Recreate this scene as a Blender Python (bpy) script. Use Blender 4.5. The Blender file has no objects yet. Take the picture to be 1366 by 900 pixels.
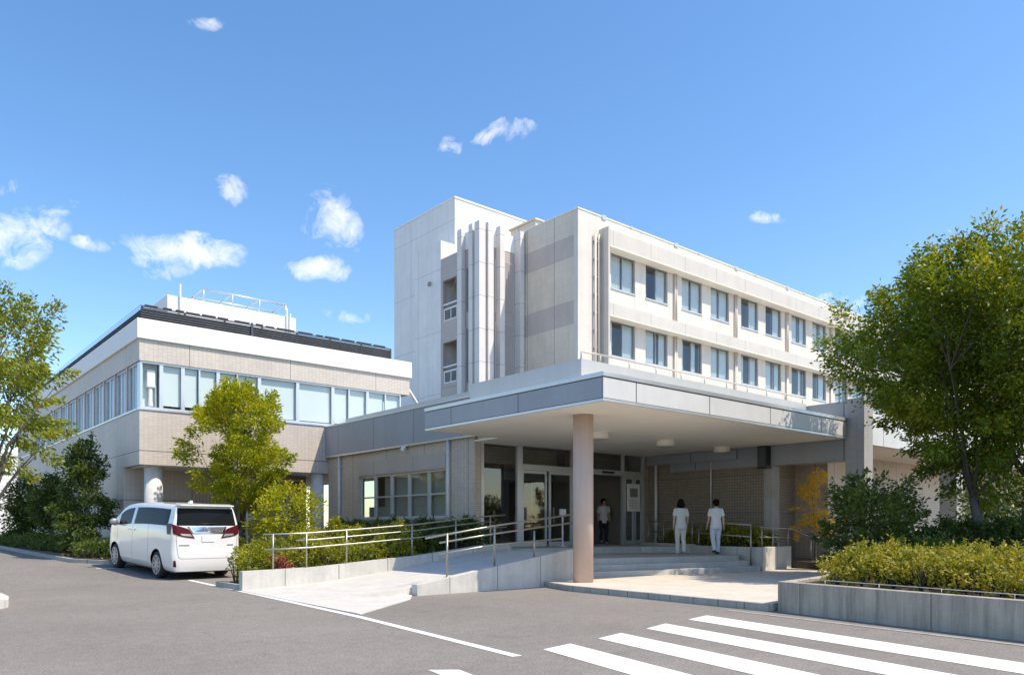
import bpy, bmesh, math, random
import numpy as np
from mathutils import Vector, Matrix, Euler
R = math.radians
random.seed(7)
C = bpy.context.scene.collection
scene = bpy.context.scene

# ------------------------------------------------------------------ scene tree helpers
def tag(o, label=None, cat=None, group=None, kind=None):
    if label: o['label'] = label
    if cat: o['category'] = cat
    if group: o['group'] = group
    if kind: o['kind'] = kind
    return o

def thing(name, loc, label, cat, group=None, rz=0.0, rx=0.0, ry=0.0):
    o = bpy.data.objects.new(name, None)
    o.empty_display_size = 0.2
    C.objects.link(o)
    o.location = loc
    o.rotation_euler = (rx, ry, rz)
    tag(o, label, cat, group)
    return o

def origin_of(parent):
    p = parent; off = Vector((0, 0, 0))
    while p is not None:
        off += p.location
        p = p.parent
    return off

class MB:
    """collects shapes into one bmesh"""
    def __init__(self):
        self.bm = bmesh.new()
    def face(self, pts):
        vs = [self.bm.verts.new(p) for p in pts]
        try:
            return self.bm.faces.new(vs)
        except ValueError:
            return None
    def box(self, x0, x1, y0, y1, z0, z1):
        if x0 > x1: x0, x1 = x1, x0
        if y0 > y1: y0, y1 = y1, y0
        if z0 > z1: z0, z1 = z1, z0
        v = [self.bm.verts.new((x, y, z)) for x in (x0, x1) for y in (y0, y1) for z in (z0, z1)]
        for a, b, c, d in ((0, 1, 3, 2), (4, 6, 7, 5), (0, 4, 5, 1), (2, 3, 7, 6), (0, 2, 6, 4), (1, 5, 7, 3)):
            self.bm.faces.new((v[a], v[b], v[c], v[d]))
        return self
    def prism(self, poly, z0, z1):
        """vertical prism; z0/z1 number or list per vertex"""
        n = len(poly)
        area = sum(poly[i][0] * poly[(i + 1) % n][1] - poly[(i + 1) % n][0] * poly[i][1] for i in range(n))
        za = z0 if isinstance(z0, (list, tuple)) else [z0] * n
        zb = z1 if isinstance(z1, (list, tuple)) else [z1] * n
        idx = list(range(n))
        if area < 0: idx.reverse()
        lo = [self.bm.verts.new((poly[i][0], poly[i][1], za[i])) for i in idx]
        hi = [self.bm.verts.new((poly[i][0], poly[i][1], zb[i])) for i in idx]
        self.bm.faces.new(list(reversed(lo)))
        self.bm.faces.new(hi)
        for k in range(n):
            j = (k + 1) % n
            self.bm.faces.new((lo[k], lo[j], hi[j], hi[k]))
        return self
    def tube(self, pts, rad, n=8, cap=True):
        pts = [Vector(p) for p in pts]
        rr = rad if isinstance(rad, (list, tuple)) else [rad] * len(pts)
        rings = []
        prev = None
        for i, p in enumerate(pts):
            if i == 0: d = pts[1] - pts[0]
            elif i == len(pts) - 1: d = pts[-1] - pts[-2]
            else: d = (pts[i + 1] - p).normalized() + (p - pts[i - 1]).normalized()
            if d.length < 1e-9: d = Vector((0, 0, 1))
            d.normalize()
            if prev is None:
                up = Vector((0, 0, 1)) if abs(d.z) < 0.95 else Vector((1, 0, 0))
                a = d.cross(up).normalized()
            else:
                a = (prev - d * prev.dot(d))
                a = a.normalized() if a.length > 1e-6 else d.orthogonal().normalized()
            prev = a
            b = d.cross(a)
            rings.append([self.bm.verts.new(p + (a * math.cos(t) + b * math.sin(t)) * rr[i])
                          for t in (2 * math.pi * k / n for k in range(n))])
        for q in range(len(rings) - 1):
            for k in range(n):
                j = (k + 1) % n
                f = self.bm.faces.new((rings[q][k], rings[q][j], rings[q + 1][j], rings[q + 1][k]))
                f.smooth = True
        if cap:
            self.bm.faces.new(list(reversed(rings[0])))
            self.bm.faces.new(rings[-1])
        return self
    def lathe(self, cx, cy, prof, n=24, smooth=True):
        """prof: list of (radius, z)"""
        rings = []
        for r, z in prof:
            rings.append([self.bm.verts.new((cx + r * math.cos(2 * math.pi * k / n), cy + r * math.sin(2 * math.pi * k / n), z)) for k in range(n)])
        for q in range(len(rings) - 1):
            for k in range(n):
                j = (k + 1) % n
                f = self.bm.faces.new((rings[q][k], rings[q][j], rings[q + 1][j], rings[q + 1][k]))
                f.smooth = smooth
        self.bm.faces.new(list(reversed(rings[0])))
        self.bm.faces.new(rings[-1])
        return self
    def rings(self, rs, n=14):
        """stack of horizontal ellipses (x,y,z,rx,ry)"""
        prev = None
        first = None
        for (x, y, z, rx, ry) in rs:
            r = [self.bm.verts.new((x + rx * math.cos(2 * math.pi * k / n), y + ry * math.sin(2 * math.pi * k / n), z)) for k in range(n)]
            if prev:
                for k in range(n):
                    j = (k + 1) % n
                    self.bm.faces.new((prev[k], prev[j], r[j], r[k]))
            else: first = r
            prev = r
        self.bm.faces.new(list(reversed(first)))
        self.bm.faces.new(prev)
        return self
    def ell(self, c, r, seg=16, rg=10, rot=None):
        m = Matrix.Translation(c) @ (rot.to_matrix().to_4x4() if rot else Matrix()) @ Matrix.Diagonal((r[0], r[1], r[2], 1))
        res = bmesh.ops.create_uvsphere(self.bm, u_segments=seg, v_segments=rg, radius=1.0, matrix=m)
        for v in res['verts']:
            for f in v.link_faces: f.smooth = True
        return self
    def wall(self, axis, c0, c1, a0, a1, z0, z1, holes):
        """wall with rectangular openings. axis 'v': plane y from c0 to c1, spans x a0..a1; axis 'u': plane x from c0 to c1, spans y."""
        xs = sorted({a0, a1, *[h[0] for h in holes], *[h[1] for h in holes]})
        zs = sorted({z0, z1, *[h[2] for h in holes], *[h[3] for h in holes]})
        cache = {}
        def V(a, c, z):
            k = (round(a, 5), round(c, 5), round(z, 5))
            if k not in cache:
                cache[k] = self.bm.verts.new((a, c, z) if axis == 'v' else (c, a, z))
            return cache[k]
        def solid(i, k):
            if i < 0 or k < 0 or i >= len(xs) - 1 or k >= len(zs) - 1: return False
            mx = (xs[i] + xs[i + 1]) / 2; mz = (zs[k] + zs[k + 1]) / 2
            return not any(h[0] < mx < h[1] and h[2] < mz < h[3] for h in holes)
        for i in range(len(xs) - 1):
            for k in range(len(zs) - 1):
                if not solid(i, k): continue
                A, B, P, Q = xs[i], xs[i + 1], zs[k], zs[k + 1]
                for c in (c0, c1):
                    self.bm.faces.new((V(A, c, P), V(B, c, P), V(B, c, Q), V(A, c, Q)))
                if not solid(i - 1, k): self.bm.faces.new((V(A, c0, P), V(A, c1, P), V(A, c1, Q), V(A, c0, Q)))
                if not solid(i + 1, k): self.bm.faces.new((V(B, c0, P), V(B, c1, P), V(B, c1, Q), V(B, c0, Q)))
                if not solid(i, k - 1): self.bm.faces.new((V(A, c0, P), V(B, c0, P), V(B, c1, P), V(A, c1, P)))
                if not solid(i, k + 1): self.bm.faces.new((V(A, c0, Q), V(B, c0, Q), V(B, c1, Q), V(A, c1, Q)))
        return self
    def build(self, name, mat, parent=None, local=False, bevel=0.0, label=None, recalc=True, keep_origin=False):
        if recalc:
            bmesh.ops.recalc_face_normals(self.bm, faces=self.bm.faces)
        loc = None
        if parent is not None and not local:
            bmesh.ops.translate(self.bm, vec=-origin_of(parent), verts=self.bm.verts)
        elif parent is None and not keep_origin and len(self.bm.verts):
            xs = [v.co.x for v in self.bm.verts]; ys = [v.co.y for v in self.bm.verts]; zs = [v.co.z for v in self.bm.verts]
            loc = Vector(((min(xs) + max(xs)) / 2, (min(ys) + max(ys)) / 2, min(zs)))
            bmesh.ops.translate(self.bm, vec=-loc, verts=self.bm.verts)
        me = bpy.data.meshes.new(name)
        self.bm.to_mesh(me); self.bm.free()
        o = bpy.data.objects.new(name, me)
        C.objects.link(o)
        if parent is not None: o.parent = parent
        elif loc is not None: o.location = loc
        if mat is not None:
            for m in (mat if isinstance(mat, (list, tuple)) else [mat]): me.materials.append(m)
        if bevel:
            b = o.modifiers.new('edge', 'BEVEL'); b.width = bevel; b.segments = 2; b.limit_method = 'ANGLE'; b.angle_limit = R(40)
        if label: o['label'] = label
        return o

def smoothstep(t):
    t = max(0.0, min(1.0, t)); return t * t * (3 - 2 * t)

def ground_z(u, v):
    """the drive rises a little towards the back left"""
    f = smoothstep((12.0 - u) / 4.0)
    return f * (0.26 * smoothstep((v - 20.5) / 7.0) + 0.008 * max(0.0, min(v, 60) - 27.0))

# ------------------------------------------------------------------ materials
MATS = {}
def nodes_of(name):
    m = bpy.data.materials.new(name); m.use_nodes = True
    nt = m.node_tree
    for n in list(nt.nodes): nt.nodes.remove(n)
    out = nt.nodes.new('ShaderNodeOutputMaterial')
    MATS[name] = m
    return m, nt, out

def N(nt, typ, **kw):
    n = nt.nodes.new(typ)
    for k, v in kw.items():
        if k.startswith('in_'):
            n.inputs[int(k[3:]) if k[3:].isdigit() else k[3:].replace('_', ' ')].default_value = v
        else: setattr(n, k, v)
    return n
def L(nt, a, b): nt.links.new(a, b)

def math_n(nt, op, a, b=None, clamp=False):
    n = nt.nodes.new('ShaderNodeMath'); n.operation = op; n.use_clamp = clamp
    for i, x in enumerate((a, b)):
        if x is None: continue
        if isinstance(x, (int, float)): n.inputs[i].default_value = x
        else: nt.links.new(x, n.inputs[i])
    return n.outputs[0]
def mixc(nt, fac, a, b, mode='MIX'):
    n = nt.nodes.new('ShaderNodeMix'); n.data_type = 'RGBA'; n.blend_type = mode
    for s, x in ((n.inputs[0], fac), (n.inputs[6], a), (n.inputs[7], b)):
        if isinstance(x, (int, float)): s.default_value = x
        elif isinstance(x, tuple): s.default_value = x if len(x) == 4 else (*x, 1)
        else: nt.links.new(x, s)
    return n.outputs[2]
def noise(nt, scale, detail=4, rough=0.55, vec=None):
    n = nt.nodes.new('ShaderNodeTexNoise'); n.inputs['Scale'].default_value = scale
    n.inputs['Detail'].default_value = detail; n.inputs['Roughness'].default_value = rough
    if vec is not None: nt.links.new(vec, n.inputs['Vector'])
    return n.outputs['Fac']
def ramp(nt, fac, stops):
    n = nt.nodes.new('ShaderNodeValToRGB')
    el = n.color_ramp.elements
    while len(el) < len(stops): el.new(0.5)
    for e, (p, c) in zip(el, stops):
        e.position = p; e.color = c if len(c) == 4 else (*c, 1)
    nt.links.new(fac, n.inputs[0]); return n.outputs[0]
def maprange(nt, x, a, b, c, d):
    n = nt.nodes.new('ShaderNodeMapRange'); n.clamp = True
    nt.links.new(x, n.inputs[0])
    for i, q in enumerate((a, b, c, d)): n.inputs[i + 1].default_value = q
    return n.outputs[0]

def pos(nt, mul=(1, 1, 1)):
    g = nt.nodes.new('ShaderNodeNewGeometry')
    m = nt.nodes.new('ShaderNodeVectorMath'); m.operation = 'MULTIPLY'
    nt.links.new(g.outputs['Position'], m.inputs[0]); m.inputs[1].default_value = mul
    return m.outputs[0]
def wallcoord(nt, ox=0.0, oz=0.0):
    """(x+y, z) so that one pattern runs right on both wall directions"""
    g = nt.nodes.new('ShaderNodeNewGeometry'); s = nt.nodes.new('ShaderNodeSeparateXYZ')
    nt.links.new(g.outputs['Position'], s.inputs[0])
    a = math_n(nt, 'ADD', s.outputs[0], s.outputs[1]); a = math_n(nt, 'ADD', a, ox)
    z = math_n(nt, 'ADD', s.outputs[2], oz)
    c = nt.nodes.new('ShaderNodeCombineXYZ'); nt.links.new(a, c.inputs[0]); nt.links.new(z, c.inputs[1])
    return c.outputs[0]
def bump(nt, h, strength=0.3, dist=0.01):
    b = nt.nodes.new('ShaderNodeBump'); b.inputs['Strength'].default_value = strength; b.inputs['Distance'].default_value = dist
    nt.links.new(h, b.inputs['Height']); return b.outputs[0]

def plain(name, col, rough=0.5, metal=0.0, var=0.08, vscale=3.0, bmp=0.0, bscale=60.0, spec=0.5, coat=0.0, streak=0.0):
    m, nt, out = nodes_of(name)
    p = N(nt, 'ShaderNodeBsdfPrincipled'); L(nt, p.outputs[0], out.inputs[0])
    c = (*col, 1)
    nz = noise(nt, vscale, 5, 0.6, pos(nt))
    f = maprange(nt, nz, 0.25, 0.75, 1 - var, 1 + var)
    cc = mixc(nt, 1.0, c, f, 'MULTIPLY')
    if streak:
        s = noise(nt, 1.0, 6, 0.65, pos(nt, (5, 5, 0.35)))
        cc = mixc(nt, 1.0, cc, maprange(nt, s, 0.42, 0.72, 1.0, 1 - streak), 'MULTIPLY')
    L(nt, cc, p.inputs['Base Color'])
    r = maprange(nt, nz, 0.2, 0.8, max(0, rough - 0.06), min(1, rough + 0.06)); L(nt, r, p.inputs['Roughness'])
    p.inputs['Metallic'].default_value = metal
    p.inputs['Specular IOR Level'].default_value = spec
    if coat: p.inputs['Coat Weight'].default_value = coat
    if bmp:
        L(nt, bump(nt, noise(nt, bscale, 6, 0.7, pos(nt)), bmp, 0.01), p.inputs['Normal'])
    return m

def tiled(name, col, mortar, bw, bh, ms=0.006, rough=0.55, var=0.10, joints=None, streak=0.08, offset=0.0, jcol=(0.16, 0.15, 0.14), bstr=0.25, ox=0.0, oz=0.0):
    m, nt, out = nodes_of(name)
    p = N(nt, 'ShaderNodeBsdfPrincipled'); L(nt, p.outputs[0], out.inputs[0])
    vec = wallcoord(nt, ox, oz)
    b = N(nt, 'ShaderNodeTexBrick', offset=offset, squash=1.0)
    b.inputs['Color1'].default_value = (*[c * (1 - var) for c in col], 1)
    b.inputs['Color2'].default_value = (*[min(1, c * (1 + var)) for c in col], 1)
    b.inputs['Mortar'].default_value = (*mortar, 1)
    b.inputs['Scale'].default_value = 1.0; b.inputs['Mortar Size'].default_value = ms
    b.inputs['Mortar Smooth'].default_value = 0.1; b.inputs['Bias'].default_value = 0.0
    b.inputs['Brick Width'].default_value = bw; b.inputs['Row Height'].default_value = bh
    L(nt, vec, b.inputs['Vector'])
    cc = b.outputs['Color']
    nz = noise(nt, 0.9, 5, 0.6, pos(nt))
    cc = mixc(nt, 1.0, cc, maprange(nt, nz, 0.3, 0.7, 0.93, 1.05), 'MULTIPLY')
    if streak:
        s = noise(nt, 1.0, 6, 0.65, pos(nt, (3, 3, 0.2)))
        cc = mixc(nt, 1.0, cc, maprange(nt, s, 0.42, 0.75, 1.0, 1 - streak), 'MULTIPLY')
    h = b.outputs['Fac']
    if joints:
        jw, jh, jx, jz, jm = joints
        jv = wallcoord(nt, jx, jz)
        q = N(nt, 'ShaderNodeTexBrick', offset=0.0, squash=1.0)
        q.inputs['Scale'].default_value = 1.0; q.inputs['Mortar Size'].default_value = jm
        q.inputs['Mortar Smooth'].default_value = 0.0
        q.inputs['Brick Width'].default_value = jw; q.inputs['Row Height'].default_value = jh
        L(nt, jv, q.inputs['Vector'])
        cc = mixc(nt, q.outputs['Fac'], cc, jcol)
        h = math_n(nt, 'MAXIMUM', h, q.outputs['Fac'])
    L(nt, cc, p.inputs['Base Color'])
    p.inputs['Roughness'].default_value = rough
    inv = math_n(nt, 'SUBTRACT', 1.0, h)
    L(nt, bump(nt, inv, bstr, 0.006), p.inputs['Normal'])
    return m

def panel(name, col, jw, jh, jx=0.0, jz=0.0, jm=0.012, rough=0.45, metal=0.0, jcol=None, streak=0.06, var=0.05):
    return tiled(name, col, col, 50.0, 50.0, 0.0001, rough, 0.0, (jw, jh, jx, jz, jm), streak, 0.0, jcol or tuple(c * 0.45 for c in col), 0.15)

def glass(name, tint=(0.55, 0.6, 0.6), refl=1.0, rough=0.01, ior=1.5):
    m, nt, out = nodes_of(name)
    t = N(nt, 'ShaderNodeBsdfTransparent'); t.inputs[0].default_value = (*tint, 1)
    g = N(nt, 'ShaderNodeBsdfGlossy'); g.inputs['Roughness'].default_value = rough; g.inputs[0].default_value = (0.95, 0.97, 1, 1)
    w = noise(nt, 0.7, 2, 0.5, pos(nt))
    bn = bump(nt, w, 0.03, 0.05); L(nt, bn, g.inputs['Normal'])
    fr = N(nt, 'ShaderNodeFresnel'); fr.inputs[0].default_value = ior
    f = math_n(nt, 'MULTIPLY', fr.outputs[0], refl, True)
    bk = N(nt, 'ShaderNodeNewGeometry'); f = math_n(nt, 'MULTIPLY', f, math_n(nt, 'SUBTRACT', 1.0, bk.outputs['Backfacing']))
    mx = N(nt, 'ShaderNodeMixShader'); L(nt, f, mx.inputs[0]); L(nt, t.outputs[0], mx.inputs[1]); L(nt, g.outputs[0], mx.inputs[2])
    L(nt, mx.outputs[0], out.inputs[0])
    return m

def leafmat(name, stops, trans=0.35, rough=0.5, nscale=1.3):
    """leaf colour varies from leaf to leaf and from clump to clump"""
    m, nt, out = nodes_of(name)
    g = N(nt, 'ShaderNodeNewGeometry')
    nz = noise(nt, nscale, 3, 0.6, g.outputs['Position'])
    r = math_n(nt, 'MULTIPLY', g.outputs['Random Per Island'], 0.45)
    k = math_n(nt, 'ADD', r, maprange(nt, nz, 0.3, 0.7, 0.0, 0.55))
    col = ramp(nt, k, stops)
    p = N(nt, 'ShaderNodeBsdfPrincipled'); L(nt, col, p.inputs['Base Color']); p.inputs['Roughness'].default_value = rough
    p.inputs['Specular IOR Level'].default_value = 0.35
    t = N(nt, 'ShaderNodeBsdfTranslucent')
    tc = mixc(nt, 1.0, col, (1.5, 1.35, 0.45, 1), 'MULTIPLY'); L(nt, tc, t.inputs[0])
    mx = N(nt, 'ShaderNodeMixShader'); mx.inputs[0].default_value = trans
    L(nt, p.outputs[0], mx.inputs[1]); L(nt, t.outputs[0], mx.inputs[2]); L(nt, mx.outputs[0], out.inputs[0])
    return m

def asphalt_mat():
    m, nt, out = nodes_of('asphalt')
    p = N(nt, 'ShaderNodeBsdfPrincipled'); L(nt, p.outputs[0], out.inputs[0])
    P = pos(nt)
    fine = math_n(nt, 'ADD', math_n(nt, 'MULTIPLY', noise(nt, 38, 3, 0.8, P), .55), math_n(nt, 'MULTIPLY', noise(nt, 110, 2, 0.8, P), .45)); mid = noise(nt, 6, 5, 0.65, P); big = noise(nt, 0.32, 5, 0.6, P)
    patch = noise(nt, 0.9, 6, 0.7, P)
    c = ramp(nt, fine, [(0.30, (0.082, 0.074, 0.066)), (0.5, (0.212, 0.193, 0.174)), (0.70, (0.43, 0.39, 0.355))])
    c = mixc(nt, 1.0, c, maprange(nt, big, 0.3, 0.7, 0.88, 1.10), 'MULTIPLY')
    c = mixc(nt, 1.0, c, maprange(nt, mid, 0.3, 0.7, 0.88, 1.09), 'MULTIPLY')
    c = mixc(nt, 1.0, c, maprange(nt, patch, 0.58, 0.66, 1.0, 0.90), 'MULTIPLY')
    # fine cracks
    vo = N(nt, 'ShaderNodeTexVoronoi', feature='DISTANCE_TO_EDGE'); vo.inputs['Scale'].default_value = 0.28
    wv = N(nt, 'ShaderNodeVectorMath', operation='ADD'); L(nt, P, wv.inputs[0])
    nn = N(nt, 'ShaderNodeTexNoise'); nn.inputs['Scale'].default_value = 1.3; nn.inputs['Detail'].default_value = 6; L(nt, P, nn.inputs['Vector'])
    sc = N(nt, 'ShaderNodeVectorMath', operation='SCALE'); L(nt, nn.outputs['Color'], sc.inputs[0]); sc.inputs['Scale'].default_value = 1.1
    L(nt, sc.outputs[0], wv.inputs[1]); L(nt, wv.outputs[0], vo.inputs['Vector'])
    crack = maprange(nt, vo.outputs['Distance'], 0.0, 0.004, 1.0, 0.0)
    crack = math_n(nt, 'MULTIPLY', crack, maprange(nt, big, 0.48, 0.6, 0.0, 0.55))
    c = mixc(nt, crack, c, (0.05, 0.047, 0.045))
    L(nt, c, p.inputs['Base Color']); p.inputs['Roughness'].default_value = 0.9
    p.inputs['Specular IOR Level'].default_value = 0.25
    L(nt, bump(nt, fine, 0.55, 0.006), p.inputs['Normal'])
    return m

def paint_mat(name, amount=0.25):
    m, nt, out = nodes_of(name)
    p = N(nt, 'ShaderNodeBsdfPrincipled'); L(nt, p.outputs[0], out.inputs[0])
    P = pos(nt)
    a = noise(nt, 40, 6, 0.75, P); b = noise(nt, 1.7, 5, 0.6, P)
    wear = math_n(nt, 'MULTIPLY', maprange(nt, a, 0.52, 0.66, 0, 1), maprange(nt, b, 0.42, 0.7, 0.05, 1.0))
    wear = math_n(nt, 'MULTIPLY', wear, amount * 2)
    c = mixc(nt, wear, (0.78, 0.78, 0.76), (0.28, 0.27, 0.26))
    c = mixc(nt, 1.0, c, maprange(nt, b, 0.3, 0.7, 0.92, 1.02), 'MULTIPLY')
    L(nt, c, p.inputs['Base Color']); p.inputs['Roughness'].default_value = 0.7
    L(nt, bump(nt, noise(nt, 95, 3, 0.7, P), 0.35, 0.004), p.inputs['Normal'])
    return m

def concrete_mat(name, col, streak=0.25, rough=0.8, holes=False, jointw=None):
    m, nt, out = nodes_of(name)
    p = N(nt, 'ShaderNodeBsdfPrincipled'); L(nt, p.outputs[0], out.inputs[0])
    P = pos(nt)
    a = noise(nt, 2.2, 6, 0.65, P); f = noise(nt, 45, 4, 0.7, P)
    s = noise(nt, 1.0, 6, 0.7, pos(nt, (7, 7, 0.5)))
    c = mixc(nt, 1.0, (*col, 1), maprange(nt, a, 0.3, 0.7, 0.86, 1.08), 'MULTIPLY')
    c = mixc(nt, 1.0, c, maprange(nt, s, 0.45, 0.75, 1.0, 1 - streak), 'MULTIPLY')
    c = mixc(nt, 1.0, c, maprange(nt, f, 0.3, 0.7, 0.93, 1.05), 'MULTIPLY')
    vo = N(nt, 'ShaderNodeTexVoronoi'); vo.inputs['Scale'].default_value = 9.0; L(nt, P, vo.inputs['Vector'])
    pit = maprange(nt, vo.outputs['Distance'], 0.03, 0.06, 0.35, 0.0)
    c = mixc(nt, pit, c, tuple(q * 0.4 for q in col))
    if holes:   # formwork tie holes on a wide grid
        v2 = N(nt, 'ShaderNodeTexVoronoi'); v2.inputs['Scale'].default_value = 1.6; v2.inputs['Randomness'].default_value = 0.25
        L(nt, wallcoord(nt, 0.13, 0.05), v2.inputs['Vector'])
        c = mixc(nt, maprange(nt, v2.outputs['Distance'], 0.04, 0.06, 0.85, 0.0), c, tuple(q * 0.25 for q in col))
    if jointw:
        q = N(nt, 'ShaderNodeTexBrick', offset=0.0); q.inputs['Scale'].default_value = 1.0; q.inputs['Mortar Size'].default_value = 0.012
        q.inputs['Brick Width'].default_value = jointw; q.inputs['Row Height'].default_value = 50; q.inputs['Mortar Smooth'].default_value = 0
        L(nt, wallcoord(nt, 0.2, 20.0), q.inputs['Vector']); c = mixc(nt, q.outputs['Fac'], c, tuple(x * 0.4 for x in col))
    L(nt, c, p.inputs['Base Color']); p.inputs['Roughness'].default_value = rough
    p.inputs['Specular IOR Level'].default_value = 0.3
    L(nt, bump(nt, math_n(nt, 'ADD', f, math_n(nt, 'MULTIPLY', a, 2.0)), 0.25, 0.008), p.inputs['Normal'])
    return m

M = {}
M['asphalt'] = asphalt_mat()
M['paint'] = paint_mat('road_paint', 0.3)
M['line'] = paint_mat('road_line', 0.4)
M['kerb'] = concrete_mat('kerb_concrete', (0.40, 0.39, 0.36), 0.25, jointw=0.6)
M['kerbwhite'] = concrete_mat('pale_kerb', (0.62, 0.6, 0.56), 0.15, jointw=0.9)
M['planter'] = concrete_mat('planter_concrete', (0.44, 0.395, 0.335), 0.55, holes=True, jointw=2.6)
M['rampwall'] = concrete_mat('ramp_wall_concrete', (0.56, 0.545, 0.51), 0.18, jointw=1.35)
M['ramp'] = concrete_mat('ramp_surface', (0.58, 0.555, 0.515), 0.0)
M['plaza'] = concrete_mat('plaza_paving', (0.60, 0.55, 0.48), 0.0)
M['step'] = concrete_mat('step_stone', (0.50, 0.49, 0.47), 0.12)
M['soil'] = plain('soil', (0.09, 0.065, 0.045), 0.95, var=0.4, vscale=8, bmp=0.9, bscale=18)
M['tile'] = tiled('beige_wall_tile', (0.60, 0.53, 0.47), (0.475, 0.42, 0.375), 0.15, 0.062, 0.009, var=0.06, joints=(5.3, 1.62, -1.1, 0.85, 0.014))
M['tile_band'] = tiled('beige_band_tile', (0.60, 0.54, 0.485), (0.475, 0.43, 0.39), 0.15, 0.062, 0.009, var=0.06, joints=(3.75, 9.0, 0.6, 0.0, 0.012))
M['tile_block'] = tiled('block_wall_tile', (0.58, 0.49, 0.41), (0.445, 0.375, 0.315), 0.16, 0.066, 0.009, var=0.07, joints=(2.4, 9.0, 0.55, 0.0, 0.014))
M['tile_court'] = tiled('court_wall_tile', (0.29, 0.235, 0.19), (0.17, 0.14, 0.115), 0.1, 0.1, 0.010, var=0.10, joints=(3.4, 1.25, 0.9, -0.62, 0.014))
M['rib'] = tiled('ribbed_wall_tile', (0.48, 0.40, 0.32), (0.29, 0.245, 0.20), 0.13, 0.8, 0.016, var=0.05)
M['pink'] = panel('mauve_panel', (0.46, 0.40, 0.365), 2.6, 9.0, 0.3, 0.0, 0.012)
M['white'] = plain('white_render', (0.80, 0.80, 0.79), 0.6, var=0.03, vscale=0.6, streak=0.05)
M['tower_white'] = panel('white_tower_panel', (0.76, 0.76, 0.75), 4.8, 3.42, 1.2, -1.9, 0.016, 0.5, jcol=(0.5, 0.5, 0.5), streak=0.10)
M['ward_wall'] = panel('ward_wall_panel', (0.68, 0.64, 0.585), 2.975, 50.0, 0.9, 20, 0.012, 0.6, jcol=(0.46, 0.44, 0.41), streak=0.13)
M['ward_band'] = panel('ward_band_panel', (0.59, 0.56, 0.515), 2.975, 50.0, 0.9, 20, 0.02, 0.6, jcol=(0.36, 0.35, 0.33))
M['ward_tile'] = tiled('ward_side_tile', (0.72, 0.635, 0.53), (0.62, 0.545, 0.455), 0.1, 0.4, 0.008, var=0.04, joints=(2.1, 50.0, 0.68, 20, 0.014))
M['ward_pink'] = tiled('ward_side_band', (0.56, 0.49, 0.445), (0.49, 0.43, 0.39), 0.1, 0.06, 0.006, var=0.04, joints=(2.1, 50.0, 0.68, 20, 0.014))
M['fin'] = panel('fin_panel', (0.72, 0.69, 0.67), 50, 1.71, 20, 0.3, 0.012, 0.5)
M['bluegrey_shade'] = panel('blue_grey_shade_panel', (0.30, 0.325, 0.36), 2.65, 9.0, 1.35, 0.0, 0.016, 0.38, 0.25, jcol=(0.10, 0.11, 0.12))  # on the canopy side, shade is put into this darker cladding colour
M['canopy_sunlit_grey'] = panel('sunlit_fascia_panel', (0.60, 0.60, 0.60), 2.65, 9.0, 0.35, 0.0, 0.016, 0.4, 0.1, jcol=(0.10, 0.11, 0.12))  # lighter copy of the cladding, sunlight on the front put into its colour
M['coping'] = plain('aluminium_coping', (0.60, 0.61, 0.62), 0.35, 0.55, var=0.03)
M['upstand'] = plain('grey_upstand', (0.48, 0.50, 0.51), 0.45, 0.2, var=0.04, vscale=1.0, streak=0.06)
M['soffit'] = plain('cream_soffit', (0.92, 0.855, 0.74), 0.7, var=0.03, vscale=0.8)
M['pillar'] = concrete_mat('pillar_stone', (0.40, 0.395, 0.39), 0.12, 0.7)
M['column_pink'] = plain('terracotta_column_paint', (0.56, 0.42, 0.36), 0.55, var=0.05, vscale=2.0, bmp=0.12, bscale=70, streak=0.10)
M['column_white'] = concrete_mat('white_column', (0.68, 0.67, 0.64), 0.1)
M['alu'] = plain('aluminium_frame', (0.62, 0.65, 0.68), 0.35, 0.5, var=0.03)
M['alu_dark'] = plain('grey_window_frame', (0.30, 0.31, 0.32), 0.4, 0.4, var=0.03)
M['steel'] = plain('stainless_steel', (0.42, 0.395, 0.35), 0.42, 0.85, var=0.05, vscale=9)
M['pipe'] = plain('pale_pipe', (0.62, 0.62, 0.63), 0.45, var=0.04)
M['pipe_beige'] = plain('beige_pipe', (0.62, 0.56, 0.50), 0.5, var=0.05)
M['louvre'] = plain('charcoal_louvre', (0.07, 0.078, 0.09), 0.45, 0.3, var=0.12, vscale=2)
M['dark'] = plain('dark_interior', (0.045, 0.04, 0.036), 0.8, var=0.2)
M['room'] = plain('room_wall', (0.42, 0.385, 0.35), 0.8, var=0.08)
M['roofgrey'] = plain('roof_membrane', (0.34, 0.34, 0.33), 0.85, var=0.08)
M['blind'] = plain('roller_blind', (0.60, 0.66, 0.665), 0.8, var=0.03, vscale=1.2)
M['blind_blue'] = plain('shaded_blind', (0.56, 0.64, 0.70), 0.8, var=0.06, vscale=1.2)
M['curtain'] = plain('curtain_cloth', (0.56, 0.60, 0.61), 0.85, var=0.05)
M['glass'] = glass('window_glass', (0.975, 0.995, 0.995), 0.6)
M['glass_ward'] = glass('ward_glass', (0.955, 0.98, 0.975), 1.4)
M['glass_dark'] = glass('entrance_glass', (0.86, 0.89, 0.87), 2.0)
M['black'] = plain('black_plastic', (0.018, 0.018, 0.019), 0.5, var=0.1)
M['lamp'] = plain('lamp_housing', (0.78, 0.74, 0.66), 0.5, var=0.02)
M['bark'] = plain('bark', (0.13, 0.105, 0.085), 0.9, var=0.3, vscale=9, bmp=0.8, bscale=24)
M['bark_grey'] = plain('grey_bark', (0.105, 0.095, 0.085), 0.9, var=0.3, vscale=9, bmp=0.8, bscale=24)
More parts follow.
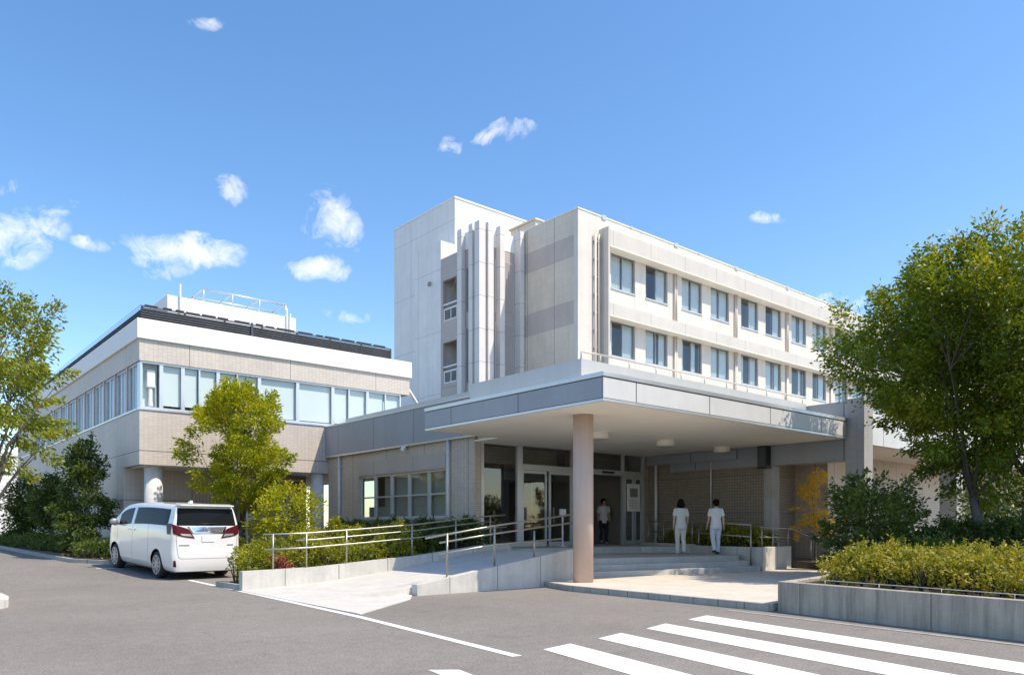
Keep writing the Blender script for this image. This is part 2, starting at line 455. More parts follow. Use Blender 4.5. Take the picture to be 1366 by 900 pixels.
M['leaf_spring'] = leafmat('yellow_green_leaves', [(0.0, (0.12, 0.18, 0.012)), (0.4, (0.27, 0.32, 0.018)), (0.8, (0.48, 0.45, 0.03)), (1.0, (0.56, 0.42, 0.05))], 0.42)
M['leaf_left'] = leafmat('olive_leaves', [(0.0, (0.09, 0.145, 0.02)), (0.5, (0.21, 0.26, 0.03)), (0.85, (0.36, 0.36, 0.05)), (1.0, (0.42, 0.30, 0.06))], 0.4)
M['leaf_big'] = leafmat('mid_green_leaves', [(0.0, (0.05, 0.095, 0.012)), (0.45, (0.115, 0.18, 0.018)), (0.8, (0.27, 0.30, 0.025)), (1.0, (0.40, 0.31, 0.035))], 0.38, 0.45, 0.45)
M['leaf_dark'] = leafmat('dark_green_leaves', [(0.0, (0.032, 0.062, 0.016)), (0.55, (0.075, 0.12, 0.024)), (1.0, (0.19, 0.23, 0.03))], 0.3, 0.42)
M['leaf_azalea'] = leafmat('azalea_leaves', [(0.0, (0.13, 0.14, 0.02)), (0.4, (0.26, 0.26, 0.03)), (0.75, (0.40, 0.36, 0.05)), (0.92, (0.36, 0.20, 0.06)), (1.0, (0.25, 0.10, 0.05))], 0.3, 0.55, 2.2)
M['leaf_hedge'] = leafmat('hedge_leaves', [(0.0, (0.09, 0.12, 0.014)), (0.45, (0.24, 0.265, 0.022)), (0.85, (0.42, 0.39, 0.04)), (1.0, (0.42, 0.22, 0.05))], 0.3, 0.5, 1.6)
M['leaf_orange'] = leafmat('autumn_leaves', [(0.0, (0.36, 0.36, 0.07)), (0.4, (0.66, 0.50, 0.12)), (0.8, (0.74, 0.49, 0.11)), (1.0, (0.60, 0.28, 0.06))], 0.5, 0.5, 2.0)
M['leaf_red'] = leafmat('red_leaves', [(0.0, (0.20, 0.05, 0.05)), (0.6, (0.42, 0.10, 0.11)), (1.0, (0.5, 0.25, 0.12))], 0.3, 0.5, 3.0)
M['twig'] = plain('twigs', (0.05, 0.05, 0.025), 0.95, var=0.4, vscale=12, bmp=0.8, bscale=30)
_d = (-0.232, -0.973)
CROSSING = []
for (a, b) in (((9.60, 7.14), (10.28, 7.29)), ((8.30, 6.88), (8.95, 7.06)), ((7.10, 6.66), (7.70, 6.81)), ((5.98, 6.47), (6.53, 6.58))):
    CROSSING.append((a, (a[0] + _d[0] * 9, a[1] + _d[1] * 9), (b[0] + _d[0] * 9, b[1] + _d[1] * 9), b))
SKY_STRENGTH, SKY_SAT, SKY_HUE, SKY_VAL, CLOUD_L, EXPOSURE = 0.175, 1.25, 0.503, 0.84, 4.9, 0.93
CLOUDS = [((0.2824, 0.9084, 0.3083), (0.761, -0.648), 0.0726, 0.0292, 1.0),
  ((0.1245, 0.9448, 0.3031), (0.761, -0.648), 0.0586, 0.0359, 0.9),
  ((0.4286, 0.8289, 0.3595), (0.761, -0.648), 0.0355, 0.0315, 0.75),
  ((0.4173, 0.8548, 0.3086), (0.761, -0.648), 0.045, 0.0172, 0.8),
  ((0.3274, 0.8614, 0.3883), (0.761, -0.648), 0.0203, 0.0169, 0.55),
  ((0.5302, 0.7205, 0.447), (0.761, -0.648), 0.0174, 0.0134, 0.6),
  ((0.562, 0.6905, 0.4554), (0.761, -0.648), 0.0348, 0.0116, 0.75),
  ((0.1945, 0.9349, 0.297), (0.761, -0.648), 0.0196, 0.011, 0.55),
  ((0.2807, 0.8067, 0.5201), (0.761, -0.648), 0.0202, 0.0071, 0.4),
  ((0.1192, 0.9288, 0.3508), (0.761, -0.648), 0.0214, 0.0083, 0.35),
  ((0.7967, 0.4855, 0.36), (0.761, -0.648), 0.019, 0.0071, 0.4),
  ((0.861, 0.4375, 0.2594), (0.761, -0.648), 0.0348, 0.0107, 0.4),
  ((0.463, 0.8465, 0.2629), (0.761, -0.648), 0.0369, 0.012, 0.35),
  ((0.2701, 0.9217, 0.2783), (0.761, -0.648), 0.0308, 0.0104, 0.45),
  ((0.1627, 0.9287, 0.3332), (0.761, -0.648), 0.0317, 0.0104, 0.5)]
# ================================================================== SETTING
def struct(mb, name, mat, **kw):
    o = mb.build(name, mat, None, **kw); o['kind'] = 'structure'; return o

# ground: one sheet to the horizon
def make_ground():
    us = sorted(set([-600, -300, -150, -80, -50, -30, -20, -14, -10] + [x * 1.0 for x in range(-8, 16)] + [18, 22, 30, 45, 70, 110, 200, 400, 700]))
    vs = sorted(set([-300, -120, -60, -30, -16, -8, -3, 0, 4, 8, 12, 15, 18] + [20 + 0.5 * k for k in range(0, 21)] + [31 + 1.0 * k for k in range(0, 31)] + [70, 90, 120, 180, 300, 600, 900]))
    mb = MB()
    g = [[mb.bm.verts.new((u, v, ground_z(u, v))) for v in vs] for u in us]
    for i in range(len(us) - 1):
        for j in range(len(vs) - 1):
            f = mb.bm.faces.new((g[i][j], g[i + 1][j], g[i + 1][j + 1], g[i][j + 1])); f.smooth = True
    return struct(mb, 'ground', M['asphalt'], keep_origin=True)
make_ground()

def strip(mb, pts, w, z=0.004, th=0.0):
    """flat painted strip along a polyline"""
    for (a, b) in zip(pts[:-1], pts[1:]):
        A = Vector((a[0], a[1], 0)); B = Vector((b[0], b[1], 0)); d = (B - A).normalized(); n = Vector((-d.y, d.x, 0)) * w / 2
        k = max(1, int((B - A).length / 1.0))
        for i in range(k):
            p = A.lerp(B, i / k); q = A.lerp(B, (i + 1) / k)
            mb.face([(c.x, c.y, ground_z(c.x, c.y) + z) for c in (p - n, q - n, q + n, p + n)])

def quad_strip(mb, p0, p1, p2, p3, z=0.004):
    mb.face([(p[0], p[1], ground_z(*p) + z) for p in (p0, p1, p2, p3)])

# crossing: four bars running beside the planter
mb = MB()
for (a0, a1, b1, b0) in CROSSING: quad_strip(mb, a0, a1, b1, b0)
struct(mb, 'zebra_crossing', M['paint'], keep_origin=True)
mb = MB(); strip(mb, [(6.68, 21.0), (6.37, 16.2), (5.97, 10.7), (5.45, 6.31)], 0.13); struct(mb, 'parking_line', M['line'], keep_origin=True)
mb = MB(); quad_strip(mb, (4.26, 6.27), (4.02, 5.0), (4.26, 4.92), (4.50, 6.08)); struct(mb, 'lane_mark', M['line'], keep_origin=True)
mb = MB(); strip(mb, [(11.17, 7.5), (11.05, 6.6), (10.50, 3.0), (9.45, -1.6)], 0.10, 0.006); struct(mb, 'gutter', M['kerb'], keep_origin=True)
mb = MB(); strip(mb, [(5.35, 25.2), (6.6, 24.7)], 0.12); strip(mb, [(5.9, 25.6), (6.9, 25.2)], 0.1); struct(mb, 'stall_mark', M['line'], keep_origin=True)

# kerbs
def kerb(mb, pts, w=0.15, h=0.12):
    for (a, b) in zip(pts[:-1], pts[1:]):
        A = Vector((a[0], a[1], 0)); B = Vector((b[0], b[1], 0)); d = (B - A).normalized(); n = Vector((-d.y, d.x, 0)) * w
        k = max(1, int((B - A).length / 1.5))
        for i in range(k):
            p = A.lerp(B, i / k); q = A.lerp(B, (i + 1) / k)
            poly = [(p.x, p.y), (q.x, q.y), (q.x + n.x, q.y + n.y), (p.x + n.x, p.y + n.y)]
            zz = [ground_z(*c) for c in poly]
            mb.prism(poly, [z - 0.1 for z in zz], [z + h for z in zz])
BED_EDGE = [(6.45, 16.9), (6.45, 18.4), (8.85, 18.45), (8.85, 26.2), (5.95, 26.35), (5.2, 28.0), (5.15, 36.0), (5.15, 50.0)]
mb = MB(); kerb(mb, list(reversed(BED_EDGE))); struct(mb, 'planting_bed_kerb', M['kerb'], keep_origin=True)
# island kerb at the near left
ISL = [(-3.0, 12.2), (0.6, 14.7), (1.62, 15.35), (2.0, 15.95), (2.12, 16.8), (2.12, 48.0)]
mb = MB(); kerb(mb, ISL, 0.16, 0.13); struct(mb, 'island_kerb', M['kerbwhite'], keep_origin=True)
mb = MB()
mb.prism([(1.96, 48), (1.96, 16.85), (1.85, 16.05), (1.5, 15.5), (0.5, 14.85), (-3.1, 12.35), (-12, 12.35), (-12, 48)], -0.05, 0.10)
struct(mb, 'island_soil', M['soil'], keep_origin=True)
# soil of the beds
mb = MB()
for poly, z in (([(9.0, 17.0), (14.1, 17.0), (14.1, 29.9), (9.0, 29.9)], 0.34), ([(6.0, 26.5), (9.0, 26.5), (9.0, 29.9), (5.45, 29.9), (5.4, 28.0)], 0.40),
                ([(5.3, 29.9), (7.2, 29.9), (7.2, 50), (5.3, 50)], 0.50), ([(6.6, 16.95), (8.98, 16.95), (8.98, 18.3), (6.6, 18.3)], 0.10)):
    mb.prism(poly, -0.1, z)
struct(mb, 'bed_soil', M['soil'], keep_origin=True)

# plaza under the canopy, with a stone kerb to the drive
PL = [(12.34, 13.25), (11.95, 12.05), (11.60, 6.95), (13.6, 7.2), (21.95, 9.65), (30.0, 10.2), (30.0, 12.6), (20.4, 12.6), (13.7, 13.9)]
mb = MB(); mb.prism(PL, -0.05, 0.13); struct(mb, 'plaza', M['plaza'], keep_origin=True, bevel=0.012)
mb = MB()
ed = [(12.34, 13.25), (11.95, 12.05), (11.58, 6.95)]
for a, b in zip(ed[:-1], ed[1:]):
    A = Vector((*a, 0)); B = Vector((*b, 0)); d = (B - A); n = Vector((d.y, -d.x, 0)).normalized()
    k = max(1, round(d.length / 0.62))
    for i in range(k):
        p = A.lerp(B, i / k); q = A.lerp(B, (i + 1) / k - 0.0012)
        poly = [(p.x, p.y), (q.x, q.y), (q.x + n.x * .05, q.y + n.y * .05), (p.x + n.x * .05, p.y + n.y * .05)]
        mb.prism(poly, -0.05, 0.124)
struct(mb, 'plaza_kerb', M['kerb'], keep_origin=True)

# steps: three risers, a landing, and a last riser to the door floor
mb = MB()
D = Vector((0.975, -0.223, 0)); Nn = Vector((0.223, 0.975, 0)); A0 = Vector((13.72, 13.55, 0))
def stp(off, t): 
    p = A0 + Nn * off + D * t; return (p.x, p.y)
for i in range(3):
    t1 = 6.55 - i * 0.06
    z1 = 0.13 + (i + 1) * 0.147
    # rounded right end
    pts = [stp(i * .34, 0.0), stp(i * .34, t1 - 0.55)] + [(stp(i * .34 + 0.75 * (1 - math.cos(a)), t1 - 0.55 + 0.55 * math.sin(a))) for a in (0.35, 0.7, 1.05, 1.4)]
    pts += [(21.6, 18.45), (13.72, 18.45)]
    mb.prism(pts, 0.05, z1)
struct(mb, 'entrance_steps', M['step'], keep_origin=True, bevel=0.01)
mb = MB(); mb.prism([(13.72, 16.85), (19.6, 16.45), (20.75, 15.2), (21.2, 15.3), (22.15, 18.45), (13.72, 18.45)], 0.5, 0.775)
mb.prism([(13.30, 13.42), (13.715, 13.42), (13.715, 16.68), (13.30, 16.68)], 0.1, 0.773)
mb.box(14.3, 22.2, 18.46, 24.0, 0.3, 0.772)
struct(mb, 'entrance_floor', M['step'], keep_origin=True, bevel=0.01)

# ramp surface
mb = MB()
prof = [(6.45, 0.012), (8.35, 0.12), (10.3, 0.32), (13.30, 0.772)]
for (u0, z0), (u1, z1) in zip(prof[:-1], prof[1:]):
    mb.prism([(u0, 13.42), (u1, 13.42), (u1, 16.68), (u0, 16.68)], -0.05, [z0, z1, z1, z0])
struct(mb, 'ramp', M['ramp'], keep_origin=True)
mb = MB(); mb.prism([(6.13, 10.95), (8.15, 12.6), (8.72, 13.41), (8.72, 13.43), (6.44, 13.43), (6.44, 16.68), (6.40, 16.68)], -0.03, 0.014)
struct(mb, 'ramp_apron', M['ramp'], keep_origin=True)
# ================================================================== LEFT WING (two storeys)
def framed_window(parent, axis, c, a0, a1, z0, z1, mull=(), rows=(), fr=0.05, depth=0.07, mat=None, gmat=None, gl=0.03, out=-1, name='window'):
    """window frame part with its pane sub-part. axis 'v': wall plane y=c; 'u': wall plane x=c. out = outward direction sign"""
    mb = MB()
    def bx(p, q, r, s, d0=0.0, d1=depth):
        lo, hi = sorted((c - out * -d0, c - out * d1)) if False else sorted((c + out * -d0, c - out * d1))
        if axis == 'v': mb.box(p, q, lo, hi, r, s)
        else: mb.box(lo, hi, p, q, r, s)
    bx(a0, a0 + fr, z0, z1); bx(a1 - fr, a1, z0, z1)
    bx(a0 + fr, a1 - fr, z0, z0 + fr); bx(a0 + fr, a1 - fr, z1 - fr, z1)
    for m in mull: bx(m - fr * .45, m + fr * .45, z0 + fr, z1 - fr, -0.006 if False else 0.004)
    ms = sorted([a0 + fr] + [q for m in mull for q in (m - fr * .45, m + fr * .45)] + [a1 - fr])
    for r in rows:
        for k in range(0, len(ms), 2): bx(ms[k], ms[k + 1], r - fr * .4, r + fr * .4)
    f = mb.build(name, mat or M['alu'], parent)
    g = MB()
    lo, hi = sorted((c - out * gl, c - out * (gl + 0.008)))
    if axis == 'v': g.box(a0 + fr * .6, a1 - fr * .6, lo, hi, z0 + fr * .6, z1 - fr * .6)
    else: g.box(lo, hi, a0 + fr * .6, a1 - fr * .6, z0 + fr * .6, z1 - fr * .6)
    g.build('pane', gmat or M['glass'], f)
    return f

WU, WV = 7.26, 28.0
wing = thing('clinic_wing', (7.26, 28.0, 0.0), 'two storey beige tiled wing with white roof band and long strip windows', 'building')
ZB, ZS, ZT, ZR, ZTOP = 3.54, 5.40, 7.07, 7.80, 8.48
mb = MB()
mb.box(WU, 18.05, WV, 54.0, ZB, ZS)                       # projecting first floor
mb.box(WU, 9.6, 30.0, 54.0, -0.2, ZB - 0.003)             # flush ground floor wall further back
mb.build('wall', M['tile'], wing)
mb = MB(); mb.box(9.603, 14.2, 29.9, 32, -0.2, ZB - 0.003); mb.build('recessed_wall', M['rib'], wing)
mb = MB(); mb.box(WU - .005, 18.06, WV - .005, 54.0, ZT, ZR); mb.build('tile_band', M['tile_band'], wing)
mb = MB(); mb.box(WU - .09, 18.13, WV - .09, 54.1, ZR + .004, ZTOP); mb.build('roof_band', M['white'], wing, bevel=0.015)
mb = MB(); mb.box(WU + .2, 14.1, WV + .15, 29.9, ZB - .03, ZB - .004); mb.build('overhang_ceiling', M['white'], wing)
# sills and heads of the strip window
mb = MB(); mb.box(WU - .03, 18.07, WV - .035, WV + .25, ZS + .002, ZS + .06); mb.box(WU - .035, WU + .25, WV + .252, 53, ZS + .002, ZS + .06); mb.build('window_sill', M['alu'], wing)
# core behind the strip window
mb = MB(); mb.box(WU + 1.6, 17.5, WV + 1.9, 53.5, ZS + .01, ZT - .01); mb.build('interior_wall', M['room'], wing)
zs, zt = ZS + .06, ZT - .004
fu = [(7.30, 7.98, ()), (7.98, 8.70, ()), (8.70, 9.93, (9.27,)), (9.93, 11.46, (10.63,)), (11.46, 12.98, ()), (12.98, 14.48, ()), (14.48, 16.05, (15.2,)), (16.05, 17.66, (16.9,))]
for k, (a, b, m) in enumerate(fu):
    f = framed_window(wing, 'v', WV + .05, a, b, zs, zt, m, (), 0.062, 0.09)
    drop = [0.0, 0.10, 0.13, 0.02, 0.04, 0.05, 0.06, 0.05][k]
    if k > 0:
        ms = [a + .07] + [q for mm in m for q in (mm - .05, mm + .05)] + [b - .07]
        mb = MB()
        for q in range(0, len(ms), 2): mb.box(ms[q], ms[q + 1], WV + .17, WV + .178, zs + .06 + drop, zt - .05)
        mb.build('blind', M['blind'], f)
# white unit standing inside the corner window
mb = MB(); mb.box(7.55, 7.83, WV + .19, WV + .40, zs + .75, zt - .25); mb.lathe(7.69, WV + .30, [(0.10, zs + .1), (0.07, zs + .3), (0.07, zs + .8)], 12); mb.build('wall_unit', M['white'], wing, bevel=0.03)
mb = MB(); mb.box(7.36, 7.94, WV + .42, WV + .43, zs, zt); mb.build('blind', M['blind'], wing)
# side strip: units of two panes between wide posts
v = 28.45
k = 0
mb = MB(); mb.box(WU + .05, WU + .14, WV + .142, 28.45, zs, zt); mb.build('post', M['alu'], wing)
while v < 47.6:
    w = 1.32 if k == 0 else 1.67
    f = framed_window(wing, 'u', WU + .06, v, v + w - .12, zs, zt, (v + (w - .12) * .5,), (), 0.05, 0.09, out=-1)
    mb = MB()
    mb.box(WU + .20, WU + .208, v + .06, v + (w - .12) / 2 - .03, zs + .05, zt - .04)
    mb.box(WU + .20, WU + .208, v + (w - .12) / 2 + .03, v + w - .18, zs + .05, zt - .04)
    mb.build('blind', M['blind_blue'], f)
    mb = MB(); mb.box(WU + .01, WU + .16, v + w - .12 + .003, v + w - .003, zs, zt); mb.build('post', M['pink'], wing)
    v += w; k += 1
mb = MB(); mb.box(WU - .002, WU + .3, v, 54.0, ZS + .06, ZT - .003); mb.build('end_wall', M['tile'], wing)
# ground floor: window in the recess and on the side
mb = MB(); mb.box(11.55, 14.15, 29.55, 29.895, -0.2, 0.98); mb.build('sill_wall', M['tile'], wing)
f = framed_window(wing, 'v', 29.72, 11.6, 14.05, 1.0, 3.35, (12.45, 13.3), (1.75,), 0.07, 0.1, gmat=M['glass_dark'])
mb = MB(); mb.box(11.7, 13.9, 29.84, 29.848, 1.5, 3.2); mb.build('blind', M['room'], f)
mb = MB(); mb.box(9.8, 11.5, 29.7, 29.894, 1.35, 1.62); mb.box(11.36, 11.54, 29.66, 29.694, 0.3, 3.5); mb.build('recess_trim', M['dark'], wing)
framed_window(wing, 'u', WU - .05, 35.0, 37.6, 1.3, 3.0, (36.3,), (), 0.07, 0.05, gmat=M['glass_dark'])
# columns under the corner
mb = MB(); mb.lathe(7.86, 28.55, [(0.30, 0.2), (0.30, ZB - .003)], 32); mb.build('column', M['column_white'], wing)
mb = MB(); mb.lathe(13.93, 28.35, [(0.27, 0.2), (0.27, ZB - .003)], 32); mb.build('column', M['column_white'], wing)
# roof screen of dark louvres
mb = MB()
for k in range(7):
    z = ZTOP + .02 + k * .083
    mb.prism([(7.42, 28.42), (17.42, 28.42), (17.42, 28.47), (7.42, 28.47)], [z + .0, z + .0, z + .055, z + .055], [z + .02, z + .02, z + .075, z + .075])
    mb.prism([(7.37, 28.43), (7.42, 28.43), (7.42, 52), (7.37, 52)], [z, z + .05, z + .05, z], [z + .02, z + .07, z + .07, z + .02])
mb.box(7.50, 17.4, 28.52, 28.54, ZTOP, ZTOP + .52); mb.box(7.50, 7.52, 28.55, 52, ZTOP, ZTOP + .52)
for x in [7.45 + 1.42 * q for q in range(8)]: mb.box(x, x + .06, 28.472, 28.52, ZTOP, ZTOP + .57)
mb.build('roof_screen', M['louvre'], wing)
mb = MB()
x = 7.55
while x < 17.3:
    w = random.uniform(0.25, 0.8); mb.box(x, x + w, 28.425, 28.5, ZTOP + .60, ZTOP + .60 + random.uniform(.02, .045)); x += w + random.uniform(.06, .25)
mb.box(11.27, 11.35, 28.37, 28.415, ZTOP + .1, ZTOP + .62)
mb.build('screen_cap', M['louvre'], wing)
mb = MB(); mb.box(9.47, 14.96, 32.5, 36.5, ZTOP + .01, 10.76); mb.build('penthouse', M['white'], wing, bevel=0.02)
mb = MB(); mb.box(7.3, 18.0, 28.1, 53.9, ZTOP - .2, ZTOP + .012); mb.build('roof', M['roofgrey'], wing)
mb = MB()
rz = 11.36
for x in (11.0, 12.21, 13.4, 14.61):
    mb.tube([(x, 32.8, 10.77), (x, 32.8, rz)], .03, 6); mb.tube([(x, 34.2, 10.77), (x, 34.2, rz)], .03, 6)
    mb.tube([(x, 32.8, rz), (x, 34.2, rz)], .026, 6)
mb.tube([(10.98, 32.8, rz), (14.63, 32.8, rz)], .035, 6); mb.tube([(10.98, 34.2, rz), (14.63, 34.2, rz)], .03, 6)
mb.build('roof_railing', M['alu'], wing)
mb = MB(); mb.tube([(9.95, 32.42, 9.0), (9.95, 32.42, 11.25)], .035, 8); mb.tube([(14.5, 32.42, 9.3), (14.5, 32.42, 11.1)], .03, 8); mb.tube([(14.66, 32.42, 9.3), (14.66, 32.42, 10.9)], .03, 8)
mb.build('vent_pipe', M['pipe'], wing)
mb = MB(); mb.prism([(16.1, 29.2), (16.9, 29.2), (16.9, 30.0), (16.1, 30.0)], ZTOP + .01, [9.02, 9.02, 9.2, 9.2]); mb.build('roof_vent', M['white'], wing)
mb = MB(); mb.tube([(18.2, 28.5, 7.6), (18.75, 28.3, 6.7), (19.0, 28.3, 6.3), (19.6, 28.3, 6.25)], .06, 8); mb.build('conduit', M['pipe'], wing)

# far building at the left edge
far = thing('distant_block', (4.0, 78.0, 0), 'plain white low building with grey shutter far behind the wing', 'building')
mb = MB(); mb.box(-6, 13.5, 74.0, 90.0, -0.2, 7.2); mb.build('wall', M['tower_white'], far)
mb = MB(); mb.box(-6.1, 13.6, 73.9, 90.1, 7.203, 7.5); mb.build('roof', M['white'], far)
mb = MB(); mb.box(10.2, 12.3, 73.93, 73.997, -0.2, 4.2); mb.build('shutter', M['bluegrey_shade'], far)
# ================================================================== ENTRANCE BLOCK (one storey)
BU, GV = 14.25, 18.5
blk = thing('entrance_block', (14.25, 18.5, 0.0), 'low brick tiled entrance building with grey metal fascia and glazed front', 'building')
PZ0, PZ1 = 4.17, 5.34
bays = [20.0, 21.06, 22.25, 23.38, 24.5, 25.57]
mb = MB(); mb.wall('u', BU, BU + .25, GV, 28.0, -0.2, PZ0 - .003, [(20.0, 25.57, 1.72, 3.28)]); 
mb.build('side_wall', M['tile_block'], blk)
mb = MB(); mb.box(BU - .012, BU - .002, 20.0, 25.57, 3.31, 3.80); mb.build('lintel_panel', M['pink'], blk)
mb = MB(); mb.box(BU - .13, 16.0, 17.34, 28.0 - .006, PZ0, PZ1); mb.build('fascia', M['bluegrey_shade'], blk)
mb = MB(); mb.box(BU - .16, BU + .2, 17.34, 28.0 - .007, PZ1 + .002, PZ1 + .05); mb.box(BU - .145, BU - .132, 17.34, 27.99, PZ0 - .03, PZ0 + .03); mb.build('coping', M['coping'], blk)
mb = MB(); mb.box(BU + .8, BU + .95, 16.2, 27.99, PZ1 - .1, 5.79); mb.build('parapet', M['upstand'], blk)
mb = MB(); mb.box(16.003, 60.0, 18.55, 26.9, PZ0 - .05, 5.2); mb.build('roof', M['roofgrey'], blk)
for a, b in zip(bays[:-1], bays[1:]):
    hi = 2.49
    framed_window(blk, 'u', BU + .08, a + .01, b - .01, 1.72, 3.28, (), (hi,), 0.062, 0.09, gmat=M['glass_dark'], out=-1)
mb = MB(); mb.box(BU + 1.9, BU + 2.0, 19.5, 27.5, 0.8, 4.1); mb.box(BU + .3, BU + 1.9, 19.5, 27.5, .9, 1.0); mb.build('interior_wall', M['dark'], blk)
mb = MB(); mb.box(BU + .35, BU + .36, 21.2, 25.4, 1.75, 2.15); mb.build('interior_film', M['room'], blk)
mb = MB(); mb.box(BU - .05, BU + .07, 20.0, 25.57, 1.66, 1.717); mb.build('window_sill', M['alu'], blk)
for y in (26.94, 19.74):
    mb = MB(); mb.tube([(BU - .08, y, 0.3), (BU - .08, y, PZ0 - .005)], .052, 10)
    for z in (1.2, 2.6, 3.7): mb.box(BU - .14, BU - .02, y - .06, y + .06, z, z + .035)
    mb.build('downpipe', M['pipe'], blk)
# pier at the corner of the glazed front, then the glazing
mb = MB(); mb.box(BU + .003, BU + .26, GV - .02, GV - .003, .2, PZ0 - .06); mb.build('corner_pier', M['tile_block'], blk)
SO = 4.06
def post(a, b, z0=.775, z1=SO - .002, y0=GV - .02, y1=GV + .10):
    m = MB(); m.box(a, b, y0, y1, z0, z1); m.build('mullion', M['alu'], blk, bevel=0.004)
post(14.50, 14.62); post(15.98, 16.20); post(18.42, 18.60); post(19.28, 19.38); post(21.0, 21.09); post(22.10, 22.20)
mb = MB(); 
for a, b in ((16.203, 18.417), (18.603, 19.277), (19.383, 20.997), (21.093, 22.097)): mb.box(a, b, GV - .03, GV + .12, 3.25, 3.43)
mb.build('transom', M['alu'], blk, bevel=0.004)
for q0, q1 in ((.776, .90), (3.98, SO - .002)):
    mb = MB(); mb.box(14.623, 15.977, GV, GV + .09, q0, q1); mb.build('sill_rail', M['alu'], blk)
for a, b, z0, z1 in ((14.623, 15.977, .902, 3.978), (16.203, 18.417, 3.432, SO - .003), (18.603, 19.277, 3.432, SO - .003), (19.383, 20.997, 3.432, SO - .003), (21.093, 22.097, 3.432, SO - .003), (21.093, 22.097, .86, 3.248), (18.603, 19.277, .86, 3.248)):
    m = MB(); m.box(a, b, GV + .04, GV + .05, z0, z1); m.build('pane', M['glass_dark'], blk)
for a, b, y in ((16.21, 17.30, GV + .03), (17.36, 18.41, GV - .02), (21.10, 21.62, GV - .015), (21.66, 22.09, GV - .012)):
    m = MB(); fr = .075
    m.box(a, a + fr, y, y + .05, .78, 3.246); m.box(b - fr, b, y, y + .05, .78, 3.246); m.box(a + fr, b - fr, y, y + .05, .78, .93); m.box(a + fr, b - fr, y, y + .05, 3.15, 3.246)
    d = m.build('door', M['alu'], blk)
    m = MB(); m.box(a + fr, b - fr, y + .02, y + .03, .93, 3.15); m.build('pane', M['glass_dark'], d)
    if b - a > .8:
        m = MB(); m.box(a + .16, a + .19, y - .04, y - .001, 1.55, 2.05); m.build('handle', M['steel'], d)
m = MB(); m.box(19.9, 20.5, GV - .06, GV - .032, 3.31, 3.38); m.build('door_sensor', M['black'], blk)
# inner lobby
mb = MB(); mb.box(14.5, 22.2, 24.0, 24.1, .77, 4.1); mb.box(14.5, 14.55, GV + .2, 23.99, .78, 4.1); mb.box(22.15, 22.198, GV + .13, 23.99, .78, 4.1); mb.build('lobby_wall', M['room'], blk)
mb = MB(); mb.box(14.5, 22.2, GV + .12, 24.1, SO - .03, SO + .05); mb.build('lobby_ceiling', M['room'], blk)
mb = MB(); mb.box(14.6, 22.1, 21.0, 21.06, 3.1, 3.35)
for a in (14.6, 16.0, 17.4, 18.8, 20.85, 22.02): mb.box(a, a + .08, 21.0, 21.06, .78, 3.1)
mb.build('inner_screen', M['alu_dark'], blk)
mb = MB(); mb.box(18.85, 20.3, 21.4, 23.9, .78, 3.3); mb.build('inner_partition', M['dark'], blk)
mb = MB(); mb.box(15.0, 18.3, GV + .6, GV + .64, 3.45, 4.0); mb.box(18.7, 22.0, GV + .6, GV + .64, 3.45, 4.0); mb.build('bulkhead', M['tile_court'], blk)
# wall on the right of the forecourt
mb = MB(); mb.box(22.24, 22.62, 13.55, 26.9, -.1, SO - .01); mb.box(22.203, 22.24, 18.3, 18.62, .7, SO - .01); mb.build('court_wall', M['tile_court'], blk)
mb = MB(); mb.box(22.2, 22.66, 13.28, 13.546, .1, SO - .01); mb.build('end_pier', M['pillar'], blk)
mb = MB(); mb.box(22.08, 22.236, 14.5, 18.28, 3.66, 3.98); mb.build('wall_beam', M['bluegrey_shade'], blk)
mb = MB(); mb.tube([(22.17, 15.55, 2.0), (22.17, 15.55, 3.65)], .028, 8); mb.build('conduit', M['pipe'], blk)
mb = MB(); mb.tube([(22.08, 17.85, .78), (22.08, 17.85, 3.65)], .055, 12); mb.box(22.0, 22.16, 17.78, 17.92, 1.5, 1.54); mb.build('downpipe', M['pipe'], blk)

# ================================================================== CANOPY
can = thing('entrance_canopy', (12.81, 12.49, 0.13), 'flat grey metal clad entrance canopy on one round terracotta column', 'canopy')
CU0, CU1, CV0, CV1, CZ0, CZ1 = 11.67, 22.14, 10.8, 17.33, 4.0, 4.60
mb = MB(); mb.box(CU0 + .02, CU1 - .02, CV0 + .02, CV1, CZ0 + .02, CZ1 - .03); mb.box(CU0 + 2.7, 22.2, CV1 + .003, GV + .3, CZ0 + .062, CZ1 - .2); mb.build('roof_slab', M['soffit'], can)
mb = MB(); mb.box(CU0 + .03, CU1 - .03, CV0 + .03, GV - .05, CZ0 + .003, CZ0 + .017) if False else mb.box(CU0 + .03, CU1 - .03, CV0 + .03, CV1 - .01, CZ0 + .003, CZ0 + .017)
mb.box(BU + .0, CU1 - .03, CV1 - .007, GV - .022, CZ0 + .004, CZ0 + .055); mb.build('soffit', M['soffit'], can)
mb = MB(); mb.box(CU0, CU1, CV0, CV0 + .02, CZ0 + .075, CZ1 - .105); mb.build('front_fascia', M['canopy_sunlit_grey'], can)
mb = MB(); mb.box(CU0, CU0 + .018, CV0 + .022, CV1, CZ0 + .075, CZ1 - .105); mb.build('side_fascia', M['bluegrey_shade'], can)
mb = MB(); mb.box(CU1 - .02, CU1 - .002, CV0 + .022, CV1, CZ0 + .075, CZ1 - .105); mb.build('end_fascia', M['bluegrey_shade'], can)
mb = MB(); mb.box(CU0 - .004, CU1, CV0 - .004, CV0 + .03, CZ0, CZ0 + .062); mb.box(CU0 - .004, CU0 + .03, CV0 + .031, CV1, CZ0, CZ0 + .062)
mb.box(CU0 - .02, CU1, CV0 - .02, CV0 + .25, CZ1 - .085, CZ1 + .01); mb.box(CU0 - .02, CU0 + .25, CV0 + .251, CV1, CZ1 - .085, CZ1 + .01); mb.build('edge_trim', M['coping'], can, bevel=0.006)
